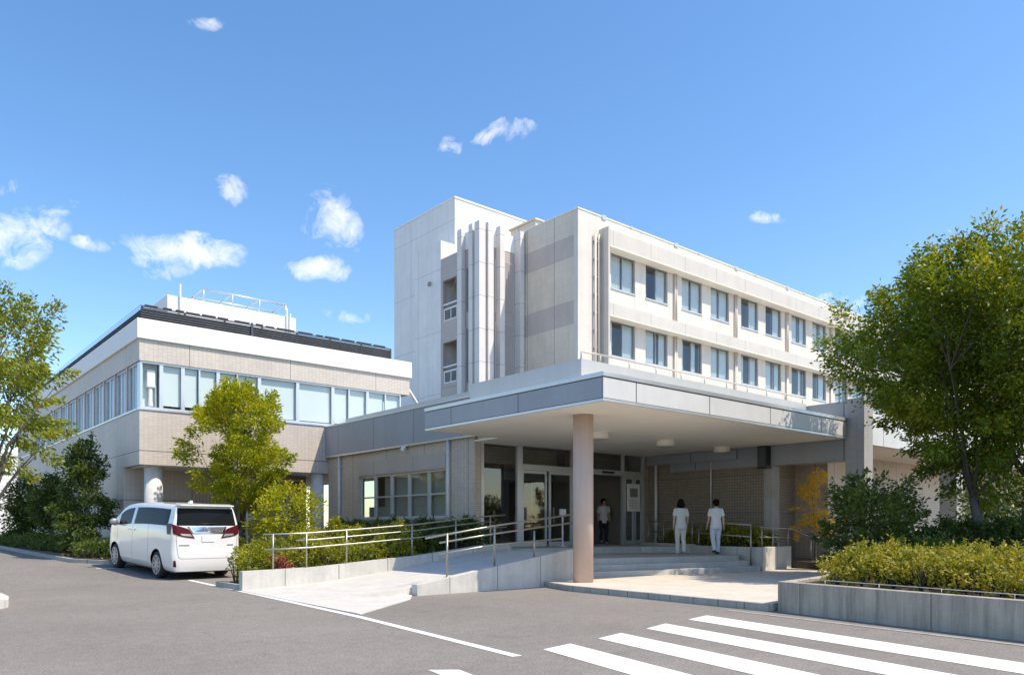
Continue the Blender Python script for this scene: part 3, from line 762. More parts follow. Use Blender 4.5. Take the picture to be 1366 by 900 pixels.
mb = MB(); mb.box(CU0 + .02, CU1 - .02, CV0 + .015, CV0 + .04, CZ1 - .105, CZ1 - .085); mb.box(CU0 + .015, CU0 + .04, CV0 + .041, CV1, CZ1 - .105, CZ1 - .085); mb.box(CU0 + .012, CU1 - .02, CV0 + .012, CV0 + .04, CZ0 + .062, CZ0 + .075); mb.box(CU0 + .012, CU0 + .04, CV0 + .041, CV1, CZ0 + .062, CZ0 + .075); mb.build('shadow_gap', M['louvre'], can)
mb = MB(); mb.box(12.3, 22.1, 12.05, 12.2, CZ1 + .0, 5.17); mb.box(12.3, 12.45, 12.201, 16.15, CZ1, 5.17); mb.box(12.46, 15.0, 16.0, 16.15, CZ1, 5.17); mb.build('upstand', M['upstand'], can)
mb = MB(); mb.box(12.47, 22.1, 12.21, 15.99, CZ1 - .02, 4.9); mb.build('roof', M['roofgrey'], can)
mb = MB(); mb.tube([(12.9, 12.12, 5.36), (22.0, 12.12, 5.36)], .022, 8)
for k in range(10): mb.tube([(13.0 + k, 12.12, 5.17), (13.0 + k, 12.12, 5.36)], .016, 6)
mb.tube([(12.55, 12.3, 5.17), (12.55, 12.3, 5.40), (12.9, 12.12, 5.36)], .022, 8)
mb.build('top_rail', M['pipe_beige'], can)
mb = MB(); mb.lathe(12.81, 12.49, [(0.235, .131), (0.235, CZ0 + .004)], 48); mb.build('column', M['column_pink'], can)
for k, (x, where) in enumerate(((15.5, 'beside the round column, leftmost of three'), (18.4, 'in front of the entrance doors, middle of three'), (21.3, 'next to the tiled court wall, rightmost of three'))):
    t = thing('ceiling_light', (x, 14.52, CZ0 - .2), 'round cream ceiling light under the canopy ' + where, 'light', 'round lights under the canopy')
    m = MB(); m.lathe(x, 14.52, [(.24, CZ0 - .17), (.27, CZ0 - .15), (.27, CZ0 - .005), (.27, CZ0 + .002)], 32); m.build('lamp_housing', M['lamp'], t)
    m = MB(); m.lathe(x, 14.52, [(.15, CZ0 - .2), (.21, CZ0 - .19), (.22, CZ0 - .171)], 32); m.build('diffuser', M['glass_dark'] if False else M['coping'], t)

# loudspeaker by the pier
t = thing('wall_speaker', (22.05, 13.42, 3.3), 'black box speaker fixed high on the pier under the canopy', 'speaker')
m = MB(); m.box(21.92, 22.196, 13.3, 13.62, 3.28, 3.985); m.build('cabinet', M['black'], t, bevel=0.012)
m = MB(); m.box(21.912, 21.919, 13.33, 13.59, 3.32, 3.94); m.build('grille', M['louvre'], t)

# notice on the door glass
t = thing('notice_board', (21.55, GV - .12, 1.75), 'white framed notice hung on the right entrance door glass', 'notice')
m = MB(); m.box(21.2, 21.88, GV - .075, GV - .03, 1.98, 2.98); m.build('board', M['white'], t, bevel=0.01)
m = MB(); m.box(21.32, 21.74, GV - .083, GV - .077, 2.5, 2.82); m.build('photo', M['alu_dark'], t)
m = MB()
for k in range(6): m.box(21.3, 21.78 - .04 * (k % 3), GV - .081, GV - .077, 2.08 + .06 * k, 2.10 + .06 * k)
for q in range(3): m.box(21.3 + q * .17, 21.31 + q * .17, GV - .081, GV - .077, 2.08, 2.42)
m.build('text_lines', M['upstand'], t)
# stand inside the doors
t = thing('sanitiser_stand', (17.6, 18.05, .775), 'slim white hand sanitiser stand outside the sliding glass doors', 'stand')
m = MB(); m.lathe(17.6, 18.1, [(.15, .776), (.15, .79), (.03, .80), (.03, 1.75)], 16); m.build('pole', M['white'], t)
m = MB(); m.box(17.5, 17.7, 18.02, 18.16, 1.75, 2.0); m.build('dispenser', M['white'], t, bevel=0.02)

# ================================================================== COVERED WALK ON THE RIGHT
wk = thing('covered_walkway', (22.4, 10.5, 0.0), 'tall grey pillars and deep beams of the covered walkway right of canopy', 'walkway')
for (a, b, zt) in ((22.16, 22.72, 5.17), (29.1, 29.66, 4.7)):
    m = MB(); m.box(a, b, 10.3, 10.86, -.1, zt); m.build('pillar', M['pillar'] if a > 25 else M['pillar'], wk, bevel=0.01)
m = MB(); m.box(22.19, 22.66, 10.863, 17.3, 3.37, 5.12); m.build('beam', M['bluegrey_shade'], wk)
m = MB(); m.box(22.723, 29.097, 10.42, 10.6, 3.85, 4.75); m.box(29.663, 46, 10.42, 10.6, 3.85, 4.75); m.build('fascia', M['canopy_sunlit_grey'], wk)
m = MB(); m.box(22.725, 46, 10.603, 12.7, 3.86, 4.6); m.build('roof', M['soffit'], wk)
ann = thing('annex', (24.7, 12.7, 0), 'pale tiled single storey annex wall behind the walkway pillars', 'building')
m = MB(); m.box(24.7, 46, 12.703, 18.5, -.1, 4.55); m.build('wall', M['tile_block'], ann)
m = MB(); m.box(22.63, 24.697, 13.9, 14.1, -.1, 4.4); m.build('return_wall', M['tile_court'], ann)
m = MB(); m.box(22.625, 46, 12.72, 18.54, 4.553, 4.7); m.build('roof', M['roofgrey'], ann)
m = MB()
for x in (26.55, 28.9, 31.6): m.box(x, x + .035, 12.69, 12.701, .1, 3.85)
m.build('wall_joint', M['pipe_beige'], ann)
# ================================================================== WARD BUILDING
wd = thing('ward_building', (27.32, 27.0, 0.0), 'long pale ward building with two visible rows of paired windows above the canopy', 'building')
U0, U1, V0, V1, ZT4 = 27.32, 90.0, 27.0, 44.0, 17.30
bay0, pitch = 29.76, 5.95
wins = []
for k in range(9):
    for du in (0.0, 2.76):
        a = bay0 + k * pitch + du
        if a + 1.9 < U1 - 1: wins.append(a)
rows = ((13.83, 15.66), (10.32, 12.14))
holes = [(a, a + 1.9, z0, z1) for a in wins for (z0, z1) in rows]
mb = MB(); mb.wall('v', V0, V0 + .28, U0, U1, 5.0, ZT4 - .005, holes); mb.build('wall', M['ward_wall'], wd)
mb = MB()
for (z0, z1) in ((-.2, 11.61), (12.78, 14.98), (16.06, ZT4 - .006)): mb.box(U0, U0 + .25, V0 + .282, V1, z0, z1)
mb.build('side_wall', M['ward_tile'], wd)
mb = MB()
for (z0, z1) in ((11.612, 12.778), (14.982, 16.058)): mb.box(U0 + .004, U0 + .25, V0 + .283, V1, z0, z1)
mb.build('side_band', M['ward_pink'], wd)
mb = MB(); mb.box(U0 + .26, U1, V0 + 1.9, V1, -.2, ZT4 - .3); mb.build('core_wall', M['room'], wd)
mb = MB()
for z in (9.3, 12.75, 16.2): mb.box(U0 + .26, U1, V0 + .285, V0 + 1.89, z, z + .25)
mb.build('floor_slab', M['room'], wd)
mb = MB(); mb.box(U0 + .1, U1, V0 + .1, V1 - .1, ZT4 - .2, ZT4 - .1); mb.build('roof', M['roofgrey'], wd)
mb = MB(); mb.box(U0 - .03, U1, V0 - .03, V0 + .3, ZT4 - .003, ZT4 + .06); mb.box(U0 - .03, U0 + .3, V0 + .302, 31.9, ZT4 - .003, ZT4 + .06); mb.build('coping', M['white'], wd)
mb = MB()
for k in range(11): mb.box(29.05 + k * pitch, 29.35 + k * pitch, V0 - .05, V0 + .05, ZT4 - .1, ZT4 + .13); 
for k in range(11): mb.box(29.05 + 2.2 + k * pitch, 29.2 + 2.2 + k * pitch, V0 - .05, V0 + .05, ZT4 + .0, ZT4 + .11)
mb.build('roof_clip', M['coping'], wd)
# continuous ledges over each window row
for (z0, z1, lab) in ((15.67, 16.50, None), (12.15, 12.78, None)):
    mb = MB(); mb.box(29.0, U1, V0 - .62, V0 - .003, z0, z1); mb.build('ledge', M['ward_band'], wd)
    mb = MB(); mb.box(28.98, U1, V0 - .64, V0 - .004, z0 - .035, z0 - .003); mb.build('ledge_soffit', M['soffit'], wd)
# the windows
random.seed(11)
for r, (z0, z1) in enumerate(rows):
    for a in wins:
        if a > 62: continue
        f = framed_window(wd, 'v', V0 + .08, a + .01, a + 1.89, z0 + .01, z1 - .01, (a + .95,), (), 0.055, 0.08, mat=M['alu_dark'], gmat=M['glass_ward'])
        # pleated curtains drawn partly across
        m = MB()
        spans = random.choice([((.03, .40), (1.0, 1.5)), ((.03, .9), (1.35, 1.87)), ((.03, .55), (1.25, 1.87)), ((.03, .9), (1.0, 1.87)), ((.03, .3), (.98, 1.87)), ((.03, .9), (1.0, 1.45))])
        for (p, q) in spans:
            n = int((q - p) / .035) + 2
            xs = [a + p + (q - p) * i / n for i in range(n + 1)]
            for i in range(n):
                y0 = V0 + .21 + .02 * math.sin(i * 1.7); y1 = V0 + .21 + .02 * math.sin((i + 1) * 1.7)
                m.face([(xs[i], y0, z0 - .1), (xs[i + 1], y1, z0 - .1), (xs[i + 1], y1, z1 + .05), (xs[i], y0, z1 + .05)])
        m.build('curtain', M['curtain'], f, recalc=False)
        m = MB(); m.box(a - .02, a + 1.92, V0 - .05, V0 + .07, z0 - .055, z0 + .008); m.build('sill', M['alu'], f)
# downpipes between the bays
for k in range(6):
    x = 34.97 + k * pitch
    m = MB()
    for dx in (0.0, .14):
        m.tube([(x + dx, V0 - .09, 5.2), (x + dx, V0 - .09, 12.11)], .05, 8); m.tube([(x + dx, V0 - .09, 12.79), (x + dx, V0 - .09, 15.63)], .05, 8)
    m.build('downpipe', M['pipe_beige'], wd)
m = MB()
for x in (28.45, 28.72):
    m.tube([(x, V0 - .12, 5.2), (x, V0 - .12, 16.3)], .06, 8)
for z in [6 + .9 * k for k in range(12)]: m.box(28.38, 28.79, V0 - .1, V0 - .005, z, z + .04)
m.build('downpipe', M['pipe_beige'], wd)
m = MB(); m.box(28.88, 28.985, V0 - .62, V0 - .002, 5.2, 16.62); m.build('side_fin', M['ward_band'], wd)
m = MB(); m.box(29.9, 31.2, 33.0, 35.2, 17.15, 19.2); m.box(29.8, 31.3, 32.9, 35.3, 19.203, 19.3); m.build('roof_hut', M['ward_tile'], wd)

# ================================================================== STAIR TOWER
st = thing('stair_tower', (24.36, 31.2, 0.0), 'tall white stair tower with tall vertical fins beside the ward building', 'tower')
TU, TV = 24.36, 31.2
mb = MB(); mb.box(25.95, 34.6, 35.5, 42.0, -.2, 20.2); mb.build('wall', M['tower_white'], st)
mb = MB(); mb.box(25.91, 34.65, 35.46, 42.05, 20.203, 20.3); mb.build('coping', M['white'], st)
mb = MB(); mb.box(TU, 25.947, 34.63, 37.2, -.2, 17.15); mb.build('side_block', M['tower_white'], st)
# fin-clad stair well: the recessed walls, white crown, bands
mb = MB(); mb.box(24.64, 27.3, 31.46, 33.2, -.2, 17.05); mb.build('stairwell_wall', M['pink'], st)  # shade of the recess behind the fins put into the darker mauve colour
mb = MB(); mb.box(24.62, 27.3, 31.44, 31.457, 16.15, 17.06); mb.box(24.62, 24.637, 31.46, 33.1, 16.15, 17.06); mb.build('crown_panel', M['white'], st)
def fin(x0, x1, y0, y1, z1=17.24):
    m = MB(); m.box(x0, x1, y0, y1, -.2, z1); m.build('fin', M['fin'], st, bevel=0.006)
fin(TU, TU + .42, TV, TV + .40)                 # corner
fin(24.88, 25.24, TV - .1, TV + .25); fin(25.68, 26.0, TV - .1, TV + .25); fin(26.95, 27.25, TV - .25, TV + .25)
fin(TU, TU + .27, 31.80, 32.12); fin(TU, TU + .27, 32.74, 33.12)
# windows between the fins, with upright bars
for (a, b) in ((25.24, 25.68), (26.02, 26.92)):
    for (z0, z1) in ((12.75, 15.55), (9.0, 12.25), (6.2, 8.7)):
        f = framed_window(st, 'v', 31.44, a, b, z0, z1, (), (), .04, .03, mat=M['alu'], gmat=M['glass_ward'])
        m = MB()
        n = max(2, int((b - a) / .13))
        for k in range(n): m.box(a + .05 + (b - a - .1) * (k + .5) / n - .012, a + .05 + (b - a - .1) * (k + .5) / n + .012, 31.385, 31.41, z0 + .02, z1 - .02)
        m.build('bar', M['pipe'], f)
for (z0, z1) in ((12.75, 15.2), (9.0, 12.0), (6.2, 8.6)):
    framed_window(st, 'u', 24.61, 32.16, 32.7, z0, z1, (), (), .04, .03, mat=M['alu'], gmat=M['glass_ward'], out=-1)
# open landings
mb = MB(); mb.wall('u', TU + .02, TU + .2, 33.13, 34.625, -.2, 16.1, [(33.18, 34.45, 12.62, 14.85), (33.18, 34.45, 9.22, 11.45), (33.18, 34.45, 5.8, 8.0)])
mb.build('landing_wall', M['pink'], st)
mb = MB(); mb.box(TU + .2, 25.0, 33.13, 34.625, 15.9, 16.11); mb.box(TU + .205, 25.0, 33.13, 34.62, 12.3, 12.6); mb.box(TU + .205, 25.0, 33.13, 34.62, 8.9, 9.2); mb.box(25.005, 25.595, 33.21, 34.62, 15.9, 16.10); mb.box(25.005, 25.595, 33.21, 34.62, 12.3, 12.6); mb.box(25.005, 25.595, 33.21, 34.62, 8.9, 9.2); mb.build('landing_slab', M['pink'], st)
mb = MB(); mb.box(25.6, 25.9, 33.21, 34.62, 5, 15.89); mb.build('landing_back_wall', M['alu_dark'], st)
for z in (12.62, 9.22, 5.8):
    m = MB(); m.box(TU + .05, TU + .11, 33.19, 34.44, z + .88, z + .96); m.box(TU + .06, TU + .1, 33.19, 34.44, z + .62, z + .70); m.box(TU + .06, TU + .1, 33.19, 34.44, z + .02, z + .08)
    m.box(TU + .06, TU + .1, 33.19, 33.27, z + .081, z + .619); m.box(TU + .06, TU + .1, 34.36, 34.44, z + .081, z + .619); m.box(TU + .06, TU + .1, 33.76, 33.80, z + .081, z + .619)
    m.build('balcony_rail', M['white'], st)
m = MB(); m.lathe(TU - .12, 35.6, [(.08, 14.85), (.09, 14.95), (.04, 15.05)], 12); m.box(TU - .15, TU - .003, 35.56, 35.64, 15.03, 15.08)
t = m.build('security_camera', M['alu_dark']); tag(t, 'small dark dome camera high on the white stair tower side', 'camera')
m = MB(); m.tube([(BU - .20, 22.2, PZ0 - .07), (BU - .12, 22.2, PZ0 - .05)], .03, 8); m.ell((BU - .2, 22.2, PZ0 - .13), (.075, .075, .085)); m.box(BU - .15, BU - .134, 22.13, 22.27, PZ0 - .12, PZ0 - .034)
t = m.build('security_camera', M['white']); tag(t, 'small white dome camera under the grey fascia above mauve panel', 'camera')
# ================================================================== LOW WALLS, PLANTER, RAILINGS
def wallpoly(name, poly, z0, z1, mat, label, cat='wall', bevel=0.012):
    m = MB(); m.prism(poly, z0, z1); o = m.build(name, mat, None, bevel=bevel); return tag(o, label, cat)
# back wall of the ramp
m = MB()
bp = [(6.43, .0, .43), (8.2, .1, .47), (11.1, .3, .68), (13.1, .6, .90), (14.2, .6, .96)]
for (a, za, ta), (b, zb, tb) in zip(bp[:-1], bp[1:]):
    m.prism([(a, 16.683), (b, 16.683), (b, 16.88), (a, 16.88)], -.05, [ta, tb, tb, ta])
tag(m.build('ramp_wall', M['rampwall']), 'long low concrete wall along the far side of the ramp, in front of hedge', 'wall')
m = MB()
fp = [(8.70, .23), (13.70, .94)]
m.prism([(8.70, 13.20), (12.3, 13.27), (13.70, 13.27), (13.70, 13.417), (8.70, 13.417)], -.05, [.23, .23 + .142 * 3.6, .94, .94, .23])
tag(m.build('ramp_wall', M['rampwall'], bevel=.01), 'rising white concrete wall on the near side of the ramp, ending at the round column', 'wall')
m = MB(); m.prism([(20.1, 12.32), (22.12, 12.55), (22.15, 12.75), (20.32, 12.52)], .1, .82); m.prism([(20.1, 12.325), (20.3, 12.53), (20.75, 15.1), (20.6, 15.15)], .1, .817)
m.prism([(20.6, 15.153), (20.755, 15.1), (21.95, 18.3), (21.75, 18.3)], .1, .86)
tag(m.build('retaining_wall', M['rampwall'], bevel=.01), 'short pale concrete wall around the shrub bed right of the steps', 'wall')
mb = MB(); mb.prism([(20.45, 12.6), (22.2, 12.78), (22.2, 18.3), (22.0, 18.3), (20.85, 15.1)], .1, .74); struct(mb, 'forecourt_soil', M['soil'], keep_origin=True)
mb = MB(); mb.prism([(22.2, 11.0), (24.7, 11.0), (24.7, 13.9), (22.2, 13.27)], .1, .34); mb.prism([(24.7, 10.95), (44, 10.95), (44, 12.69), (24.7, 12.69)], .0, .36); struct(mb, 'walkway_soil', M['soil'], keep_origin=True)

# planter
PO = [(11.67, 6.87), (10.90, 3.1), (9.75, -2.5), (30, -2.5), (30, 9.9), (21.9, 9.55), (13.6, 7.15)]
def inset(poly, d):
    n = len(poly); out = []
    cx = sum(p[0] for p in poly) / n; cy = sum(p[1] for p in poly) / n
    for i in range(n):
        p0 = Vector(poly[i - 1]); p1 = Vector(poly[i]); p2 = Vector(poly[(i + 1) % n])
        e1 = (p1 - p0).normalized(); e2 = (p2 - p1).normalized()
        n1 = Vector((-e1.y, e1.x)); n2 = Vector((-e2.y, e2.x))
        if n1.dot(Vector((cx, cy)) - p1) < 0: n1 = -n1; n2 = -n2
        b = (n1 + n2).normalized(); out.append(tuple(p1 + b * (d / max(.3, b.dot(n1)))))
    return out
PI_ = inset(PO, .17)
m = MB()
n = len(PO)
for i in range(n):
    j = (i + 1) % n
    for (pa, pb, za, zb) in ((PO[i], PO[j], -.05, .5), (PI_[j], PI_[i], .2, .5)):
        m.face([(pa[0], pa[1], za), (pb[0], pb[1], za), (pb[0], pb[1], zb), (pa[0], pa[1], zb)])
    m.face([(PO[i][0], PO[i][1], .5), (PO[j][0], PO[j][1], .5), (PI_[j][0], PI_[j][1], .5), (PI_[i][0], PI_[i][1], .5)])
bmesh.ops.remove_doubles(m.bm, verts=m.bm.verts, dist=1e-4)
tag(m.build('planter', M['planter'], bevel=.014), 'long stained grey concrete planter beside the zebra crossing', 'planter')
mb = MB(); mb.prism(inset(PO, .171), .2, .45); struct(mb, 'planter_soil', M['soil'], keep_origin=True)
t = thing('planter_rail', (11.6, 5.0, .45), 'thin pale rod rail along the inside edge of the concrete planter', 'rail')
m = MB(); m.tube([(12.1, 6.55, .535), (11.97, 6.0, .535), (11.28, 2.9, .535), (10.55, -.4, .535)], .0065, 6); m.build('rod', M['pipe'], t)
m = MB()
for k in range(7):
    x, y = 11.97 - .2 * k, 6.2 - .955 * k; m.tube([(x, y, .44), (x, y, .535)], .006, 6)
m.build('peg', M['pipe'], t)

# stainless railings
def railing(label, posts, rails, end=None, pr=.024, rr=.021):
    """posts: list of (x,y,z0,z1); rails: list of polylines"""
    t = thing('handrail', (posts[0][0], posts[0][1], posts[0][2]), label, 'handrail', 'stainless steel handrails')
    for (x, y, z0, z1) in posts:
        m = MB(); m.tube([(x, y, z0), (x, y, z1)], pr, 10); m.lathe(x, y, [(.045, z0), (.045, z0 + .012)], 12); m.build('post', M['steel'], t)
    for pl in rails:
        m = MB(); m.tube(pl, rr, 10); m.build('rail', M['steel'], t)
    return t
def interp(tab, x):
    if x <= tab[0][0]: return tab[0][1]
    for (a, za), (b, zb) in zip(tab[:-1], tab[1:]):
        if x <= b: return za + (zb - za) * (x - a) / (b - a)
    return tab[-1][1]
bt = [(p[0], p[2]) for p in bp]
def bz(u): return interp(bt, u)
vb = 16.78
us = [7.17, 7.98, 9.02, 10.9, 12.3, 13.5]
railing('long stainless handrail on the far ramp wall, in front of the hedge',
        [(u, vb, bz(u) - .01, bz(u) + .80) for u in us],
        [[(u, vb, bz(u) + .80) for u in (6.95, 8.0, 9.5, 11.1, 12.5, 13.6, 14.05)], [(u, vb - .05, bz(u) + .46) for u in (7.0, 8.0, 9.5, 11.1, 12.5, 13.6, 14.05)], [(u, vb + .04, bz(u) + .64) for u in (7.75, 8.2, 9.5, 11.1, 12.5, 13.6)]])
vf_ = 13.34
def fz(u): return .23 + .142 * (u - 8.7)
railing('stainless handrail with three rails on the rising near ramp wall, left of the round column',
        [(u, vf_, fz(u) - .01, fz(u) + h) for u, h in ((9.55, .92), (10.85, .92), (12.05, .62), (13.35, .86))],
        [[(9.0, vf_, fz(9.0) + .90), (10.85, vf_, fz(10.85) + .90), (13.5, vf_, fz(13.4) + .84)],
         [(9.38, vf_ + .03, fz(9.3) + .76), (10.85, vf_ + .03, fz(10.85) + .72), (13.5, vf_ + .03, fz(13.5) + .62)],
         [(9.32, vf_ - .03, fz(9.3) + .52), (10.85, vf_ - .03, fz(10.85) + .48), (12.9, vf_ - .03, fz(12.9) + .30)]])
# forecourt railing along the shrub bed
pts = [(21.75, 17.9, .775), (21.55, 17.3, .775), (20.95, 15.6, .775), (20.72, 14.9, .57), (20.02, 12.62, .28)]
railing('stainless handrail curving round the forecourt in front of the brown tiled wall',
        [(21.75, 17.9, .77, 1.62), (21.45, 17.0, .77, 1.62), (20.85, 15.35, .77, 1.60), (20.72, 15.0, .57, 1.36), (20.03, 12.66, .27, 1.47)],
        [[(21.75, 17.9, 1.62), (21.45, 17.0, 1.62), (20.85, 15.3, 1.60), (20.03, 12.66, 1.47)], [(21.75, 17.9, 1.25), (21.45, 17.0, 1.25), (20.85, 15.3, 1.23), (20.03, 12.66, 1.12)]])
railing('stainless handrail with a curved end on the short pale wall by the orange tree',
        [(20.28, 12.45, .8, 1.40), (21.0, 12.52, .8, 1.30), (22.0, 12.6, .8, 1.32), (22.65, 12.2, .34, 1.1)],
        [[(20.2, 12.44, 1.41), (22.0, 12.6, 1.36), (22.25, 12.58, 1.33), (22.45, 12.45, 1.24), (22.55, 12.3, 1.15), (22.75, 11.9, 1.06), (23.0, 11.6, 1.02)], [(20.2, 12.44, 1.12), (22.1, 12.6, 1.08)]], rr=.019)
railing('short grey handrail behind the dark hedge, in front of the annex wall',
        [(26.6, 11.2, .3, 1.35), (27.4, 11.25, .3, 1.35), (28.2, 11.3, .3, 1.35)], [[(26.5, 11.19, 1.35), (28.4, 11.31, 1.35)], [(26.5, 11.19, .95), (28.4, 11.31, .95)]])
# ================================================================== PLANTS
def leaf_object(name, pts, dirs, size, mat, parent=None, rng=None, aspect=0.5, loc=(0, 0, 0)):
    """pts, dirs: world arrays. every leaf is a small folded four-point blade"""
    n = len(pts)
    d = dirs / np.linalg.norm(dirs, axis=1, keepdims=True)
    r = rng.normal(size=(n, 3)); w = np.cross(d, r); w /= np.linalg.norm(w, axis=1, keepdims=True) + 1e-9
    nrm = np.cross(d, w)
    Ls = (size * rng.uniform(0.65, 1.3, n))[:, None]
    W = Ls * aspect
    v = np.empty((n, 4, 3))
    v[:, 0] = pts
    v[:, 1] = pts + d * Ls * 0.45 + w * W * 0.5 + nrm * Ls * 0.08
    v[:, 2] = pts + d * Ls - nrm * Ls * 0.06
    v[:, 3] = pts + d * Ls * 0.45 - w * W * 0.5 + nrm * Ls * 0.08
    v = v.reshape(-1, 3) - np.array(loc)
    me = bpy.data.meshes.new(name)
    me.vertices.add(n * 4); me.vertices.foreach_set('co', v.astype(np.float32).ravel())
    me.loops.add(n * 4); me.loops.foreach_set('vertex_index', np.arange(n * 4, dtype=np.int32))
    me.polygons.add(n); me.polygons.foreach_set('loop_start', np.arange(0, n * 4, 4, dtype=np.int32))
    try: me.polygons.foreach_set('loop_total', np.full(n, 4, dtype=np.int32))
    except Exception: pass
    me.update(); me.validate()
    me.materials.append(mat)
    o = bpy.data.objects.new(name, me); C.objects.link(o)
    if parent is not None: o.parent = parent
    else: o.location = loc
    return o

def sprays(centres, radii, per, rng, flat=0.65, axis=None, droop=0.25, out_w=0.8, elong=0.0, rise=0.4):
    """leaves around each clump centre; direction = outward from crown axis + droop"""
    P = []; D = []
    for c, r in zip(centres, radii):
        k = max(4, int(per * (r / np.mean(radii)) ** 2))
        g = np.clip(rng.normal(size=(k, 3)), -1.9, 1.9) * np.array([r, r, r * flat]) * 0.55
        p = c + g
        if elong:
            e_ = c - axis; e_ = e_ / (np.linalg.norm(e_) + 1e-6) + np.array([0, 0, rise]) + rng.normal(size=3) * .25; e_ /= np.linalg.norm(e_)
            s_ = rng.uniform(-1, 1.0, size=(k, 1)) + rng.random((k, 1)) * .35
            p = c + g * (1.05 - .55 * np.clip(s_, 0, 1)) * .8 + e_ * s_ * r * elong
        P.append(p)
        o = g / (np.linalg.norm(g, axis=1, keepdims=True) + 1e-6)
        if axis is not None:
            a = p - axis; a[:, 2] *= 0.4; a /= np.linalg.norm(a, axis=1, keepdims=True) + 1e-6
            o = o * 0.5 + a * out_w
        o = o + rng.normal(size=(k, 3)) * 0.55
        o[:, 2] -= droop
        D.append(o)
    return np.concatenate(P), np.concatenate(D)

def env_radius(env, t):
    for (a, ra), (b, rb) in zip(env[:-1], env[1:]):
        if t <= b: return ra + (rb - ra) * (t - a) / (b - a)
    return env[-1][1]

def tree(name, label, base, top, env, n_clumps, clump_r, per, leaf, mat, bark, seed, trunk_r, fork, stems=1, lean=(0, 0), group=None, cat='tree', flat=0.6, shell=0.55, droop=0.3, offset=(0, 0), aspect=0.5, wisps=0, stretch=(1, 1), elong=0.0, rise=0.4):
    """env: list of (height above base, radius). fork: height where limbs start"""
    rng = np.random.default_rng(seed); rnd = random.Random(seed)
    t = thing(name, base, label, cat, group)
    b = np.array(base); h0, h1 = env[0][0], env[-1][0]
    cs = []; tries = 0
    mind = clump_r * 0.75
    while len(cs) < n_clumps and tries < 60000:
        tries += 1
        z = rng.uniform(h0, h1); rr = env_radius(env, z)
        if rng.random() > (rr / max(e[1] for e in env)) ** 1.2 + 0.05: continue
        ang = rng.uniform(0, 2 * math.pi)
        wob = 1 + 0.16 * math.sin(2 * ang + seed) + 0.13 * math.sin(3 * ang + 1.7 * seed + z * 1.3) + 0.08 * math.sin(5 * ang + z * 2.1)
        q = rr * wob * (shell + (1 - shell) * rng.random() ** 0.6 if rng.random() < 0.75 else rng.random())
        f = (z / h1)
        c = np.array([math.cos(ang) * q * stretch[0] + offset[0] * f + lean[0] * f, math.sin(ang) * q * stretch[1] + offset[1] * f + lean[1] * f, z])
        if cs and min(np.linalg.norm(c - x) for x in cs[-250:]) < mind * (0.6 if tries > 20000 else 1): continue
        cs.append(c)
    cs = np.array(cs)
    radii = clump_r * rng.uniform(0.65, 1.25, len(cs))
    # wood
    m = MB()
    forkp = Vector((lean[0] * fork / h1, lean[1] * fork / h1, fork))
    heads = []
    for s in range(stems):
        a = 2 * math.pi * s / max(1, stems) + seed
        off = 0.0 if stems == 1 else trunk_r * 2.0
        p0 = Vector((math.cos(a) * off * .4, math.sin(a) * off * .4, -0.1)); p2 = forkp + Vector((math.cos(a) * off * 2.2, math.sin(a) * off * 2.2, rnd.uniform(-.1, .2)))
        p1 = p0.lerp(p2, 0.5) + Vector((rnd.uniform(-.06, .06), rnd.uniform(-.06, .06), 0))
        rt = trunk_r / (stems ** 0.5)
        m.tube([p0, p0.lerp(p1, .15), p1, p2], [rt * 1.35, rt * 1.05, rt * .9, rt * .72], 10)
        heads.append((p2, rt * .72))
    nl = min(len(cs), 9 + n_clumps // 12)
    order = sorted(range(len(cs)), key=lambda i: rnd.random())
    limbs = []
    for q, i in enumerate(order[:nl]):
        hd, rt = heads[q % len(heads)]
        e = Vector(cs[i]) * 0.92 + hd * 0.08
        mid = hd.lerp(e, .45) + Vector((0, 0, (e - hd).length * .12)) + Vector((rnd.uniform(-.1, .1), rnd.uniform(-.1, .1), 0))
        r0 = rt * rnd.uniform(.32, .6)
        pl = [hd - Vector((0, 0, .05)), hd.lerp(mid, .5), mid, mid.lerp(e, .5), e]
        m.tube(pl, [r0, r0 * .8, r0 * .55, r0 * .35, r0 * .14], 7)
        limbs.append(pl)
    for i in order[nl:]:
        e = Vector(cs[i])
        best = min((p for pl in limbs for p in pl[1:4]), key=lambda p: (p - e).length) if limbs else heads[0][0]
        mid = best.lerp(e, .5) + Vector((rnd.uniform(-.08, .08), rnd.uniform(-.08, .08), .05))
        m.tube([best, mid, e], [trunk_r * .1, trunk_r * .07, trunk_r * .03], 5)
    for v in m.bm.verts: v.co += Vector(base)
    m.build('trunk', bark, t)
    axis = b + np.array([lean[0] * .6, lean[1] * .6, (h0 + h1) * .45])
    P, Dr = sprays(cs + b, radii, per, rng, flat, axis, droop, .8, elong, rise)
    if wisps:   # long shoots standing out of the top
        WP = []; WD = []
        idx = np.argsort(-cs[:, 2] - 0.3 * np.linalg.norm(cs[:, :2], axis=1))[:wisps * 2]
        for i in rng.permutation(idx)[:wisps]:
            c = cs[i] + b; d = np.array([rng.normal() * .35, rng.normal() * .35, 1.0]); L_ = rng.uniform(.5, 1.1) * clump_r * 1.6
            k = 26
            s = rng.random(k)[:, None]
            WP.append(c + d * s * L_ + rng.normal(size=(k, 3)) * .05 * clump_r); WD.append(rng.normal(size=(k, 3)) + np.array([0, 0, .4]))
        P = np.concatenate([P] + WP); Dr = np.concatenate([Dr] + WD)
    leaf_object('crown', P, Dr, leaf, mat, t, rng, aspect, base)
    return t

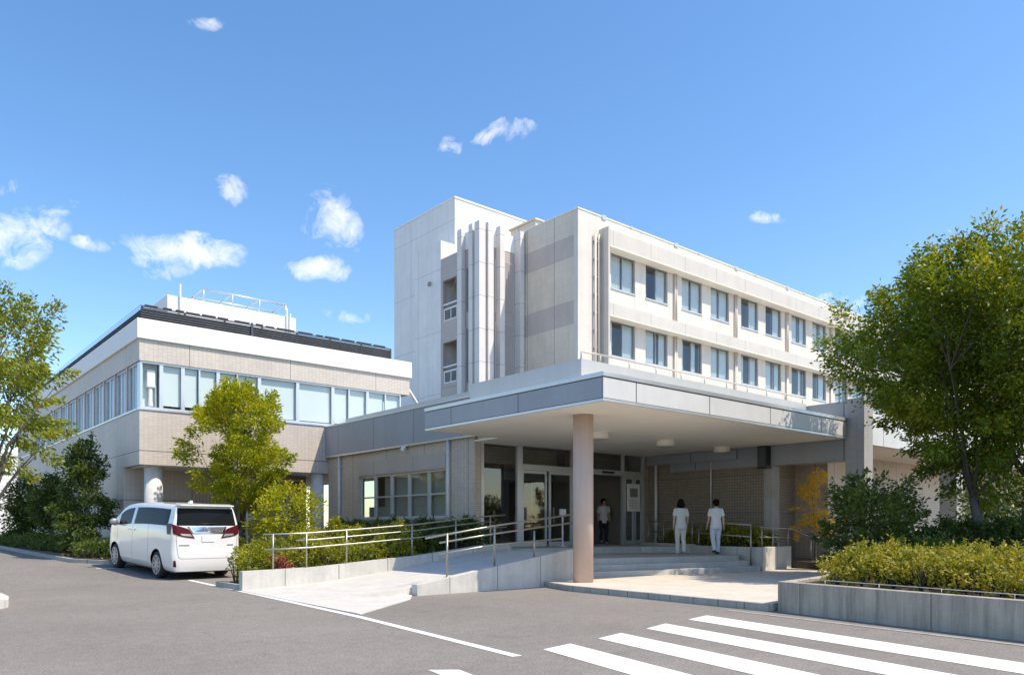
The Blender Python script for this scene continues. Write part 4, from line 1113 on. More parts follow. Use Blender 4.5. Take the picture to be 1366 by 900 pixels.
def hedge(name, label, poly, z0, z1, leaf, mat, seed, dens=900, cat='hedge', lumps=0.12, group=None, core=True, wisp=0.12, aspect=0.5):
    """row of shrubs over a footprint polygon: twiggy heart plus leaves in a lumpy shell"""
    rng = np.random.default_rng(seed)
    xs = [p[0] for p in poly]; ys = [p[1] for p in poly]
    cx, cy = sum(xs) / len(xs), sum(ys) / len(ys)
    def inside(x, y, k=1.0):
        x = cx + (x - cx) / k; y = cy + (y - cy) / k
        c = False; n = len(poly)
        for i in range(n):
            x1, y1 = poly[i]; x2, y2 = poly[i - 1]
            if (y1 > y) != (y2 > y) and x < (x2 - x1) * (y - y1) / (y2 - y1) + x1: c = not c
        return c
    def edge_d(x, y):
        d = 9
        for i in range(len(poly)):
            a = Vector(poly[i - 1]); b_ = Vector(poly[i]); p = Vector((x, y)); ab = b_ - a
            tt = max(0, min(1, (p - a).dot(ab) / ab.dot(ab))); d = min(d, (a + ab * tt - p).length)
        return d
    ph = rng.uniform(0, 6, 4)
    H = z1 - z0
    def top(x, y):
        w = math.sin(x * 2.6 + ph[0]) * math.sin(y * 2.9 + ph[1]) + .6 * math.sin(x * 5.1 + y * 4.3 + ph[2]) + .5 * math.sin(y * 7.7 - x * 6.1 + ph[3])
        e = min(1.0, edge_d(x, y) / .35)
        return z0 + H * (0.86 + lumps * w) * (0.62 + 0.38 * math.sqrt(e))
    t = thing(name, (cx, cy, z0), label, cat, group)
    area = abs(sum(poly[i - 1][0] * poly[i][1] - poly[i][0] * poly[i - 1][1] for i in range(len(poly)))) / 2
    peri = sum((Vector(poly[i]) - Vector(poly[i - 1])).length for i in range(len(poly)))
    n = int(dens * (area * 1.2 + peri * H))
    P = []
    while len(P) < n:
        x = rng.uniform(min(xs) - .1, max(xs) + .1); y = rng.uniform(min(ys) - .1, max(ys) + .1)
        if not inside(x, y): continue
        tz = top(x, y); e = edge_d(x, y)
        if e > .32 or rng.random() < .45:
            z = tz - abs(rng.normal()) * .11 + (rng.random() < wisp) * rng.uniform(0, .16)
        else: z = z0 + (tz - z0) * rng.random() ** .8
        P.append((x, y, z))
    P = np.array(P)
    # leaves sit in little upright sprigs
    per = 7
    k_ = len(P) // per
    sp = P[:k_]; sd = rng.normal(size=(k_, 3)) * .55; sd[:, 2] = np.abs(sd[:, 2]) + .75
    sd /= np.linalg.norm(sd, axis=1, keepdims=True)
    ln = rng.uniform(1.2, 3.4, (k_, 1)) * leaf
    P = np.concatenate([sp + sd * ln * (q / per - .35) + rng.normal(size=(k_, 3)) * leaf * .16 for q in range(per)])
    Dr = np.concatenate([sd * .35] * per) + rng.normal(size=P.shape) * .8
    o = P - np.array([cx, cy, z0]); o[:, 2] *= .2; Dr[:, :2] += 0.5 * o[:, :2] / (np.linalg.norm(o[:, :2], axis=1, keepdims=True) + .01)
    leaf_object('foliage', P, Dr, leaf, mat, t, rng, aspect, (cx, cy, z0))
    if core:
        m = MB()
        # twiggy stems
        k = int(area * 14) + 8
        for i in range(k):
            for _ in range(50):
                x = rng.uniform(min(xs), max(xs)); y = rng.uniform(min(ys), max(ys))
                if inside(x, y): break
            tz = top(x, y)
            for q in range(3):
                a = rng.uniform(0, 6.28); sp = rng.uniform(.05, .22)
                m.tube([(x, y, z0 - .05), (x + math.cos(a) * sp * .5, y + math.sin(a) * sp * .5, z0 + (tz - z0) * .5), (x + math.cos(a) * sp, y + math.sin(a) * sp, z0 + (tz - z0) * .9)], [.014, .01, .005], 4)
        m.build('stems', M['twig'], t)
    return t

# ---- trees
tree('broadleaf_tree', 'large spreading green tree standing in the planter at the right edge', (20.25, 6.35, .44), None,
     [(2.0, .4), (2.6, 1.2), (3.4, 1.9), (4.4, 2.45), (5.2, 2.85), (5.9, 2.85), (6.5, 2.4), (6.9, 1.6), (7.15, .7)], 235, .53, 430, .106, M['leaf_big'], M['bark_grey'], 5, .19, 1.75, 3, flat=.6, shell=.3, droop=.3, wisps=46, elong=1.25, rise=.55)
tree('maple_tree', 'yellow green multi stemmed tree behind the white van', (9.65, 25.3, .36), None,
     [(1.6, .4), (2.2, 1.1), (3.2, 1.6), (4.3, 1.6), (5.0, 1.3), (5.5, .7)], 105, .34, 250, .11, M['leaf_spring'], M['bark_grey'], 12, .13, 1.3, 4, flat=.6, shell=.4, droop=.1, wisps=22, elong=.9, rise=.7)
tree('island_tree', 'olive green tree with drooping sprays cropped by the left edge', (1.72, 16.9, .08), None,
     [(2.35, .7), (2.7, 1.15), (3.2, 1.4), (4.2, 1.45), (5.0, 1.15), (5.6, .5)], 85, .31, 210, .085, M['leaf_left'], M['bark_grey'], 23, .11, 1.2, 1, flat=.38, shell=.4, droop=.5, wisps=6, elong=1.1, rise=.15)
# ---- bed beside the wing
tree('evergreen_shrub', 'tallest dark green evergreen shrub beside the wing, nearest the van', (6.15, 30.6, .45), None,
     [(.1, .65), (.8, .9), (1.8, .85), (2.5, .55), (3.0, .6), (3.6, .4), (4.0, .12)], 85, .28, 110, .12, M['leaf_dark'], M['bark'], 31, .08, .5, 3, cat='shrub', droop=.2, wisps=8)
tree('slender_evergreen', 'slim dark evergreen with bare lower stem, between tallest shrub and far corner', (6.25, 37.6, .50), None,
     [(.8, .25), (1.3, .52), (2.0, .55), (2.6, .4), (3.1, .12)], 46, .34, 110, .13, M['leaf_dark'], M['bark'], 33, .07, .6, 1, cat='tree', wisps=3)
tree('slender_evergreen', 'farthest dark evergreen by the far end of the wing, beside distant white block', (6.2, 44.5, .55), None,
     [(.5, .4), (1.0, .62), (2.0, .65), (2.8, .45), (3.5, .12)], 52, .38, 110, .14, M['leaf_dark'], M['bark'], 34, .07, .5, 2, cat='tree', wisps=3)
hedge('low_hedge', 'low dark hedge along the kerb beside the shaded wing wall', [(5.35, 30.2), (6.6, 30.4), (6.9, 49), (5.35, 49)], .45, 1.0, .11, M['leaf_dark'], 41, 420)
hedge('low_hedge', 'low dark planting around the foot of the tallest evergreen shrub', [(5.5, 28.2), (6.2, 26.7), (8.6, 26.7), (8.6, 28.6), (6.5, 30.1), (5.5, 30.1)], .36, .95, .10, M['leaf_dark'], 42, 520)
# ---- bed behind the ramp
tree('flowering_shrub', 'loose yellow green shrub under the wing between tree and white column', (10.55, 23.3, .34), None,
     [(.2, .75), (.8, 1.05), (1.5, 1.0), (2.0, .7), (2.45, .25)], 62, .28, 95, .10, M['leaf_spring'], M['bark'], 51, .06, .35, 5, cat='shrub', droop=.1, wisps=12)
hedge('azalea_hedge', 'sunlit yellow green azalea hedge behind the long low ramp wall', [(6.7, 16.98), (11.6, 16.98), (11.5, 18.3), (6.7, 18.3)], .12, 1.0, .07, M['leaf_hedge'], 61, 1150, lumps=.2, wisp=.3)
hedge('azalea_hedge', 'rounded bright azalea hedge behind the railing, below the block windows', [(9.6, 18.5), (12.6, 18.3), (12.7, 20.2), (9.8, 20.6)], .34, 1.35, .08, M['leaf_hedge'], 62, 800, lumps=.2, wisp=.3)
hedge('clipped_hedge', 'shaded dark green hedge against the block wall below its windows', [(11.65, 17.0), (13.95, 17.0), (13.98, 26.2), (12.9, 26.2), (12.75, 18.6)], .34, 1.62, .085, M['leaf_dark'], 63, 620)
hedge('ground_hedge', 'low bush right of the white van beside the grey low wall end', [(8.95, 18.5), (9.5, 18.5), (9.6, 26), (9.0, 26)], .34, 1.02, .085, M['leaf_hedge'], 64, 620)
tree('red_plant', 'small pink red leaved plant at the low end of the ramp wall', (7.45, 17.05, .30), None,
     [(.02, .12), (.2, .18), (.4, .14), (.5, .05)], 14, .09, 60, .055, M['leaf_red'], M['bark'], 66, .015, .05, 3, cat='plant')
# ---- forecourt bed and right side
hedge('shrub_row', 'bright green shrubs behind the forecourt railing under the brown tiled wall', [(20.75, 12.85), (22.1, 13.0), (22.05, 17.6), (21.6, 16.6), (21.0, 14.9)], .74, 1.38, .10, M['leaf_hedge'], 71, 420)
tree('autumn_tree', 'small orange yellow autumn tree beside the end pier of the forecourt', (22.95, 12.2, .34), None,
     [(.75, .35), (1.1, .62), (1.7, .5), (2.3, .35), (2.8, .2), (3.1, .06)], 44, .16, 70, .075, M['leaf_orange'], M['bark'], 73, .035, .7, 1, flat=.4, droop=.25, wisps=5, elong=1.2, rise=.3)
tree('evergreen_shrub', 'wide dark green layered shrub in front of the tall grey pillar', (17.85, 8.15, .44), None,
     [(.05, .8), (.6, 1.15), (1.2, 1.15), (1.6, .9), (1.9, .4)], 88, .30, 110, .10, M['leaf_dark'], M['bark'], 75, .07, .4, 4, cat='shrub', flat=.45, droop=.1, wisps=14, elong=1.1, rise=.3)
hedge('dark_hedge', 'dark green clipped hedge in front of the large tree trunk', [(18.9, 7.35), (19.6, 7.7), (21.6, 5.0), (21.0, 2.5), (19.6, 2.6), (19.6, 5.2)], .44, 1.62, .085, M['leaf_dark'], 77, 620)
tree('round_shrub', 'dense dark rounded bush behind the large tree trunk at right edge', (24.3, 6.8, .44), None,
     [(.05, 1.3), (.9, 1.7), (1.7, 1.5), (2.4, .7)], 85, .42, 120, .12, M['leaf_dark'], M['bark'], 79, .07, .5, 4, cat='shrub')
hedge('ground_hedge', 'low dark shrubs between the wide layered shrub and the planter hedge', [(16.2, 8.0), (20, 8.9), (19.5, 6.2), (16.6, 6.0)], .44, 1.15, .085, M['leaf_dark'], 80, 420)
tree('evergreen_shrub', 'dark bush half hidden behind the wide layered shrub by the pillar', (21.2, 8.9, .44), None,
     [(.05, .7), (.6, .9), (1.2, .8), (1.8, .3)], 34, .3, 100, .10, M['leaf_dark'], M['bark'], 81, .05, .4, 3, cat='shrub')
hedge('planter_hedge', 'yellow green azalea hedge filling the concrete planter by the crossing', [(12.2, 6.45), (12.05, 5.4), (11.3, 2.0), (10.8, -.6), (14.6, -.6), (15.6, 4.0), (15.4, 6.9), (13.4, 6.75)], .44, .95, .065, M['leaf_azalea'], 83, 1450, lumps=.2, wisp=.4)
# ================================================================== VAN
def pl(tab, x):
    """smooth (cosine-free monotone) interpolation in a table"""
    if x <= tab[0][0]: return tab[0][1]
    if x >= tab[-1][0]: return tab[-1][1]
    for i in range(len(tab) - 1):
        if x <= tab[i + 1][0]:
            x0, y0 = tab[i]; x1, y1 = tab[i + 1]
            def sl(k):
                if k <= 0 or k >= len(tab) - 1: return 0.5 * ((tab[min(k + 1, len(tab) - 1)][1] - tab[max(k - 1, 0)][1]) / (tab[min(k + 1, len(tab) - 1)][0] - tab[max(k - 1, 0)][0]))
                a = (tab[k][1] - tab[k - 1][1]) / (tab[k][0] - tab[k - 1][0]); b = (tab[k + 1][1] - tab[k][1]) / (tab[k + 1][0] - tab[k][0])
                return 0 if a * b <= 0 else 2 * a * b / (a + b)
            h = x1 - x0; t = (x - x0) / h; m0, m1 = sl(i) * h, sl(i + 1) * h
            return (2 * t ** 3 - 3 * t ** 2 + 1) * y0 + (t ** 3 - 2 * t ** 2 + t) * m0 + (-2 * t ** 3 + 3 * t ** 2) * y1 + (t ** 3 - t ** 2) * m1

def make_van(loc, yaw, pitch, roll):
    carpaint, nt, out = nodes_of('pearl_white_paint')
    p = N(nt, 'ShaderNodeBsdfPrincipled'); L(nt, p.outputs[0], out.inputs[0])
    p.inputs['Base Color'].default_value = (0.74, 0.74, 0.735, 1); p.inputs['Roughness'].default_value = 0.32
    p.inputs['Coat Weight'].default_value = 1.0; p.inputs['Coat Roughness'].default_value = 0.04
    gl, nt, out = nodes_of('privacy_glass')
    p = N(nt, 'ShaderNodeBsdfPrincipled'); L(nt, p.outputs[0], out.inputs[0])
    p.inputs['Base Color'].default_value = (0.012, 0.014, 0.016, 1); p.inputs['Roughness'].default_value = 0.04; p.inputs['Specular IOR Level'].default_value = 0.3; p.inputs['IOR'].default_value = 1.22
    red, nt, out = nodes_of('red_lamp_lens')
    p = N(nt, 'ShaderNodeBsdfPrincipled'); L(nt, p.outputs[0], out.inputs[0])
    p.inputs['Base Color'].default_value = (0.085, 0.005, 0.010, 1); p.inputs['Roughness'].default_value = 0.3; p.inputs['IOR'].default_value = 1.3
    clear = plain('clear_lamp_lens', (0.45, 0.44, 0.45), 0.15, 0.4, var=.05)
    chrome = plain('chrome', (0.75, 0.76, 0.78), 0.08, 1.0, var=.01)
    rub = plain('tyre_rubber', (0.022, 0.022, 0.022), 0.8, var=.1)
    seam = plain('panel_gap', (0.05, 0.05, 0.05), 0.7)
    plate = plain('plate_white', (0.82, 0.82, 0.80), 0.5, var=.01)
    t = thing('parked_van', loc, 'white minivan with dark rear glass parked beside the ramp, rear facing the drive', 'van', rz=yaw, rx=pitch, ry=roll)
    t.scale = (1.045, 1.045, 1.045)
    W = [(.20, .80), (.28, .875), (.40, .905), (.62, .922), (.95, .925), (1.20, .915), (1.32, .900), (1.55, .845), (1.82, .772), (1.88, .735), (1.925, .66)]
    def planf(y):
        f = 1.0
        if y < .7: f -= .028 * ((.7 - y) / .7) ** 2
        if y > 4.0: f -= .17 * ((y - 4.0) / .95) ** 2.4
        return f
    RZ = [(.22, .05), (.36, .012), (.55, .0), (.72, .03), (.95, .055), (1.15, .062), (1.36, .10), (1.82, .225), (1.90, .26), (1.95, .30)]
    TOP = [(0, 1.925), (.5, 1.945), (1.6, 1.955), (2.6, 1.93), (3.2, 1.87), (3.5, 1.79), (3.9, 1.54), (4.3, 1.27), (4.42, 1.20), (4.7, 1.12), (4.95, .98)]
    BELT = [(0, 1.36), (1.5, 1.345), (2.7, 1.30), (3.8, 1.22), (4.3, 1.16), (4.95, .90)]
    def zbot(y):
        z = .235
        for yc in (1.02, 4.02):
            d = abs(y - yc)
            if d < .415: z = max(z, .345 + math.sqrt(max(0, .415 ** 2 - d * d)))
        return z
    def hw(z, y): return pl(W, z) * planf(y)
    def rear_y(x, z): return pl(RZ, z) + .055 * (abs(x) / .92) ** 2 + .11 * max(0, (abs(x) / .92 - .82) / .18) ** 2
    def front_off(z): return .0 + .10 * abs(z - .6)
    def Y(y, z, x):
        r = rear_y(x, z)
        yy = y + r * max(0, 1 - y / .9)
        if y > 4.3: yy -= front_off(z) * ((y - 4.3) / .65) + .18 * ((y - 4.3) / .65) ** 3
        return yy
    # stations along the side
    base = set([0, .02, .06, .12, .2, .3] + [round(.4 + .09 * k, 3) for k in range(50)])
    arch = set()
    for yc in (1.02, 4.02):
        for k in range(-9, 10): arch.add(round(yc + .415 * math.sin(k * math.pi / 18.0), 4))
        arch.add(round(yc - .4155, 4)); arch.add(round(yc + .4155, 4))
    doors = [1.60, 1.612, 2.70, 2.712, 3.82, 3.832]
    st_ = sorted([b for b in base if all(abs(b - a) > .02 for a in arch | set(doors)) and b < 4.93] + list(arch) + doors + [4.95])
    lowt = [0, .06, .14, .28, .42, .56, .70, .82, .92, 1.0]
    upt = [.0, .04, .2, .4, .6, .80, .90, .96, 1.0]
    parts = {}
    for k in ('body', 'gap', 'windscreen'): parts[k] = MB()
    for s in (-1, 1):
        for k in ('front_door', 'sliding_door', 'glass_a', 'glass_b', 'glass_c', 'glass_d'): parts[(k, s)] = MB()
    def side_pt(y, row, s):
        zt, zb_, be = pl(TOP, y), zbot(y), pl(BELT, y)
        be = min(be, zt - .05)
        zt2 = zt - .035
        z = zb_ + (be - zb_) * lowt[row] if row < len(lowt) else be + (zt2 - be) * upt[row - len(lowt) + 1]
        x = hw(z, y)
        if 0.30 < z < 1.2: x += .006 * math.sin((z - .3) * 7)      # soft body line
        return Vector((s * x, Y(y, z, x), z))
    nrow = len(lowt) + len(upt) - 1
    for s in (-1, 1):
        for i in range(len(st_) - 1):
            y0, y1 = st_[i], st_[i + 1]; ym = (y0 + y1) / 2
            for r in range(nrow - 1):
                q = [side_pt(y0, r, s), side_pt(y1, r, s), side_pt(y1, r + 1, s), side_pt(y0, r + 1, s)]
                up = r - len(lowt) + 1
                key = 'body'
                lowrow = r < len(lowt) - 1
                if y1 - y0 < .0125 and (y0 in doors) and r >= 2 and up < 6: key = ('gap', s, y0); parts.setdefault(key, MB())
                elif 1 <= up <= 4 and ym < 4.3:
                    zt = pl(TOP, ym); 
                    if .34 < ym < 1.606: key = ('glass_a', s)
                    elif 1.606 <= ym < 2.62: key = ('glass_b', s)
                    elif 2.82 < ym < 3.74: key = ('glass_c', s)
                    elif 3.87 < ym < 4.12 and up <= 2: key = ('glass_d', s)
                elif r >= 2 and up < 5:
                    if 2.712 < ym < 3.82: key = ('front_door', s)
                    elif 1.612 < ym < 2.70: key = ('sliding_door', s)
                mb = parts[key]
                if s > 0: q.reverse()
                f = mb.face(q)
                if f: f.smooth = True
    # roof and bonnet
    cols = [-1, -.93, -.8, -.6, -.35, 0, .35, .6, .8, .93, 1]
    def roof_pt(y, c):
        e = side_pt(y, nrow - 1, 1 if c > 0 else -1); zt = pl(TOP, y)
        z = e.z + .035 * (1 - abs(c) ** 2.5); x = abs(e.x) * c
        yy = Y(y, e.z, abs(x)); return Vector((x, yy, z))
    for i in range(len(st_) - 1):
        for k in range(len(cols) - 1):
            q = [roof_pt(st_[i], cols[k]), roof_pt(st_[i], cols[k + 1]), roof_pt(st_[i + 1], cols[k + 1]), roof_pt(st_[i + 1], cols[k])]
            ym = (st_[i] + st_[i + 1]) / 2
            f = parts['windscreen' if 3.45 < ym < 4.3 and abs(cols[k] + cols[k + 1]) < 1.9 else 'body'].face(q)
            if f: f.smooth = True
    # rear panel (tailgate and bumper): rows follow the first station
    rows_z = [side_pt(0, r, 1) for r in range(nrow)]
    cc = [-1, -.96, -.9, -.8, -.65, -.45, -.22, 0, .22, .45, .65, .8, .9, .96, 1]
    def rear_pt(r, c):
        e = rows_z[r]; x = e.x * c; return Vector((x, rear_y(x, e.z), e.z))
    for r in range(nrow - 1):
        for k in range(len(cc) - 1):
            f = parts['body'].face([rear_pt(r, cc[k]), rear_pt(r, cc[k + 1]), rear_pt(r + 1, cc[k + 1]), rear_pt(r + 1, cc[k])])
            if f: f.smooth = True
    for k in range(len(cc) - 1):   # close the roof to the rear panel
        a, b = rear_pt(nrow - 1, cc[k]), rear_pt(nrow - 1, cc[k + 1])
        def rp(c): e = rows_z[-1]; return Vector((e.x * c, Y(0, e.z, abs(e.x * c)), e.z + .035 * (1 - abs(c) ** 2.5)))
        parts['body'].face([a, b, rp(cc[k + 1]), rp(cc[k])])
    # front end
    fr = [side_pt(4.95, r, 1) for r in range(nrow)]
    for r in range(nrow - 1):
        for k in range(len(cc) - 1):
            pt = lambda rr, c: Vector((fr[rr].x * c, fr[rr].y + .16 * (1 - c * c), fr[rr].z))
            f = parts['body'].face([pt(r, cc[k + 1]), pt(r, cc[k]), pt(r + 1, cc[k]), pt(r + 1, cc[k + 1])])
            if f: f.smooth = True
    for mb in parts.values(): bmesh.ops.remove_doubles(mb.bm, verts=mb.bm.verts, dist=.0006)
    B = parts['body'].build('body', carpaint, t, local=True, recalc=False)
    bmesh_fix(B)
    for k, mb in parts.items():
        nm = k[0] if isinstance(k, tuple) else k
        if nm == 'body': continue
        mt = seam if nm == 'gap' else gl if nm.startswith('glass') or nm == 'windscreen' else carpaint
        o = mb.build('door_gap' if nm == 'gap' else 'window' if nm.startswith('glass') else nm, mt, t, local=True, recalc=False); bmesh_fix(o)
    # patches that follow the rear surface
    def patch_rear(poly, off, n=10):
        zs = [p[1] for p in poly]; m = MB(); z0, z1 = min(zs), max(zs)
        def span(z):
            xs = []
            for i in range(len(poly)):
                (xa, za), (xb, zb2) = poly[i - 1], poly[i]
                if (za <= z <= zb2) or (zb2 <= z <= za):
                    if abs(zb2 - za) < 1e-9: xs += [xa, xb]
                    else: xs.append(xa + (xb - xa) * (z - za) / (zb2 - za))
            return min(xs), max(xs)
        g = []
        for i in range(n + 1):
            z = z0 + (z1 - z0) * i / n
            a, b = span(min(max(z, z0 + 1e-5), z1 - 1e-5))
            g.append([Vector((a + (b - a) * k / n, rear_y(a + (b - a) * k / n, z) - off, z)) for k in range(n + 1)])
        for i in range(n):
            for k in range(n):
                f = m.face([g[i][k], g[i][k + 1], g[i + 1][k + 1], g[i + 1][k]]); f.smooth = True
        # skirt back to the body so that the patch is a solid
        ring = [g[0][k] for k in range(n + 1)] + [g[i][n] for i in range(1, n + 1)] + [g[n][k] for k in range(n - 1, -1, -1)] + [g[i][0] for i in range(n - 1, 0, -1)]
        for i in range(len(ring)):
            a, b = ring[i - 1], ring[i]; dv = Vector((0, off + .004, 0)); m.face([a + dv, b + dv, b, a])
        bmesh.ops.remove_doubles(m.bm, verts=m.bm.verts, dist=1e-5)
        return m
    patch_rear([(-.775, 1.40), (.775, 1.40), (.72, 1.835), (-.72, 1.835)], .006, 14).build('rear_window', gl, t, local=True)
    for s in (-1, 1):
        def mx(poly): return [(s * x, z) for x, z in poly]
        lo = patch_rear(mx([(.865, 1.43), (.49, 1.315), (.345, 1.075), (.72, 1.125), (.86, 1.19)]), .012).build('tail_light', red, t, local=True)
        patch_rear(mx([(.70, 1.19), (.455, 1.185), (.40, 1.115), (.68, 1.15)]), .017).build('reverse_lamp', clear, lo, local=True)
        patch_rear(mx([(.70, 1.205), (.465, 1.197), (.462, 1.190), (.70, 1.195)]), .019).build('lamp_divider', seam, lo, local=True)
        # the lamp wraps round the corner on to the side
        m = MB(); n = 8; g = []
        for i in range(n + 1):
            z = 1.17 + (1.44 - 1.17) * i / n
            ext = .20 + .16 * (i / n)
            row = []
            for k in range(n + 1):
                y = .005 + ext * k / n
                x = hw(z, y) + .012; row.append(Vector((s * x, Y(y, z, x), z)))
            g.append(row)
        for i in range(n):
            for k in range(n):
                f = m.face([g[i][k], g[i][k + 1], g[i + 1][k + 1], g[i + 1][k]]); f.smooth = True
        m.build('side_lens', red, lo, local=True)
        patch_rear(mx([(.80, .36), (.86, .36), (.86, .52), (.82, .52)]), .010, 4).build('reflector', red, t, local=True)
        m = MB()
        for k in range(7 if s < 0 else 5):
            x = s * .62 + (k - 3) * .036; m.box(x, x + .026, rear_y(x, .9) - .008, rear_y(x, .9) + .01, .885, .915)
        m.build('badge', chrome, t, local=True)
        # mirror
        m = MB(); m.ell((s * 1.03, 3.78, 1.33), (.12, .075, .10), 16, 10); m.tube([(s * .86, 3.82, 1.26), (s * .98, 3.79, 1.29)], .03, 8)
        m.build('wing_mirror', M['alu_dark'], t, local=True)
        for yh in (2.62, 2.86):
            m = MB(); x = hw(1.17, yh); m.tube([(s * (x + .005), yh - .1, 1.17), (s * (x + .035), yh - .07, 1.17), (s * (x + .035), yh + .07, 1.17), (s * (x + .005), yh + .1, 1.17)], .014, 8)
            m.build('door_handle', chrome if False else carpaint, t, local=True)
    patch_rear([(-.52, 1.375), (.52, 1.375), (.41, 1.195), (-.41, 1.195)], .010, 12).build('chrome_garnish', chrome, t, local=True)
    m = MB()
    for (rx, rz_) in ((.082, .056), (.030, .054), (.055, .022)):
        zc = 1.30 if rx != .055 else 1.328
        m.tube([(rx * math.cos(a), rear_y(0, 1.30) - .024, zc + rz_ * math.sin(a)) for a in [2 * math.pi * k / 24 for k in range(25)]], .0075, 6, cap=False)
    m.build('emblem', chrome, t, local=True)
    m = MB(); m.box(-.165, .165, rear_y(0, 1.05) - .018, rear_y(0, 1.05) + .01, .985, 1.15); m.build('number_plate', plate, t, local=True, bevel=.006)
    # tailgate outline and bumper line as fine gaps
    m = MB()
    def gapline(pts, w=.007):
        for (a, b) in zip(pts[:-1], pts[1:]):
            n = 8
            for k in range(n):
                P0 = (a[0] + (b[0] - a[0]) * k / n, a[1] + (b[1] - a[1]) * k / n); P1 = (a[0] + (b[0] - a[0]) * (k + 1) / n, a[1] + (b[1] - a[1]) * (k + 1) / n)
                m.tube([(P0[0], rear_y(P0[0], P0[1]) - .0005, P0[1]), (P1[0], rear_y(P1[0], P1[1]) - .0005, P1[1])], w * .5, 5, cap=False)
    gapline([(-.80, 1.14), (-.76, .62), (-.70, .565), (.70, .565), (.76, .62), (.80, 1.14)])
    m.build('tailgate_gap', seam, t, local=True)
    m = MB(); m.tube([(-.28, rear_y(0, 1.46) - .03, 1.445), (.20, rear_y(0, 1.46) - .03, 1.455)], .012, 6); m.build('wiper', M['black'], t, local=True)
    m = MB(); m.prism([(-.70, .10), (.70, .10), (.72, .38), (-.72, .38)], [1.89] * 4, [1.925, 1.925, 1.955, 1.955]); m.build('spoiler', carpaint, t, local=True, bevel=.012)
    m = MB(); m.prism([(-.03, 1.1), (.03, 1.1), (.015, 1.3), (-.015, 1.3)], 1.95, [2.02, 2.02, 1.97, 1.97]); m.build('aerial', carpaint, t, local=True)
    # underbody
    m = MB(); m.box(-.78, .78, .25, 4.75, .19, 1.15); m.build('underbody', M['black'], t, local=True)
    m = MB(); m.box(-.5, .5, .18, .26, .20, .30); m.build('exhaust', M['black'], t, local=True)
    # wheels
    for (x, y) in ((-.80, 1.02), (.80, 1.02), (-.80, 4.02), (.80, 4.02)):
        s = -1 if x < 0 else 1
        prof = [(.22, -.11), (.30, -.115), (.335, -.10), (.345, -.06), (.345, .06), (.335, .10), (.30, .115), (.22, .11)]
        m = MB(); m.lathe(0, 0, prof, 40)
        bmesh.ops.rotate(m.bm, verts=m.bm.verts, matrix=Matrix.Rotation(math.pi / 2, 3, 'Y')); bmesh.ops.translate(m.bm, verts=m.bm.verts, vec=(x, y, .345))
        w = m.build('wheel', rub, t, local=True)
        m = MB()
        R_ = .235
        m.tube([(s * .112, R_ * math.cos(a), R_ * math.sin(a)) for a in [2 * math.pi * k / 36 for k in range(37)]], .016, 6, cap=False)
        for k in range(10):
            a = 2 * math.pi * k / 10 + .2; ca, sa = math.cos(a), math.sin(a); wd_ = .028
            m.face([(s * .122, -sa * wd_ + ca * .03, ca * wd_ + sa * .03), (s * .122, sa * wd_ + ca * .03, -ca * wd_ + sa * .03), (s * .116, sa * wd_ * .9 + ca * R_, -ca * wd_ * .9 + sa * R_), (s * .116, -sa * wd_ * .9 + ca * R_, ca * wd_ * .9 + sa * R_)])
        m.tube([(s * .105, 0, 0), (s * .13, 0, 0)], .06, 14)
        bmesh.ops.translate(m.bm, verts=m.bm.verts, vec=(x, y, .345))
        m.build('rim', clear, w, local=True)
    return t

def bmesh_fix(o):
    """make normals point outwards from the body axis"""
    bm = bmesh.new(); bm.from_mesh(o.data)
    bmesh.ops.recalc_face_normals(bm, faces=bm.faces)
    c = Vector((0, 2.5, 1.0)); s = sum((f.calc_center_median() - c).dot(f.normal) * f.calc_area() for f in bm.faces)
    if s < 0: bmesh.ops.reverse_faces(bm, faces=bm.faces)
    bm.to_mesh(o.data); bm.free()

_vy, _vx = 21.05, 7.18
_pitch = math.atan2(ground_z(_vx, _vy + 4.02) - ground_z(_vx, _vy + 1.02), 3.0)
make_van((_vx, _vy, ground_z(_vx, _vy + 1.02) - 1.02 * math.tan(_pitch)), R(5.5), _pitch, 0.0)
# ================================================================== PEOPLE
SKIN = plain('skin', (0.55, 0.36, 0.27), 0.55, var=.04)
HAIR = plain('black_hair', (0.008, 0.006, 0.005), 0.8, var=.2, vscale=30, spec=.12)
WHITE_TOP = plain('white_tunic_cloth', (0.74, 0.75, 0.77), 0.85, var=.05, vscale=9, bmp=.2, bscale=14)
GREY_TOP = plain('pale_grey_tunic_cloth', (0.62, 0.66, 0.66), 0.85, var=.05, vscale=9, bmp=.2, bscale=14)
BEIGE_TR = plain('beige_trousers_cloth', (0.66, 0.64, 0.60), 0.85, var=.05, vscale=9, bmp=.2, bscale=14)
BLUE_TR = plain('pale_blue_trousers_cloth', (0.62, 0.68, 0.80), 0.85, var=.05, vscale=9, bmp=.2, bscale=14)
NAVY_TR = plain('navy_trousers_cloth', (0.025, 0.027, 0.040), 0.85, var=.1)
SHOE_D = plain('dark_shoe', (0.05, 0.05, 0.055), 0.6); SHOE_W = plain('white_shoe', (0.7, 0.7, 0.7), 0.6)

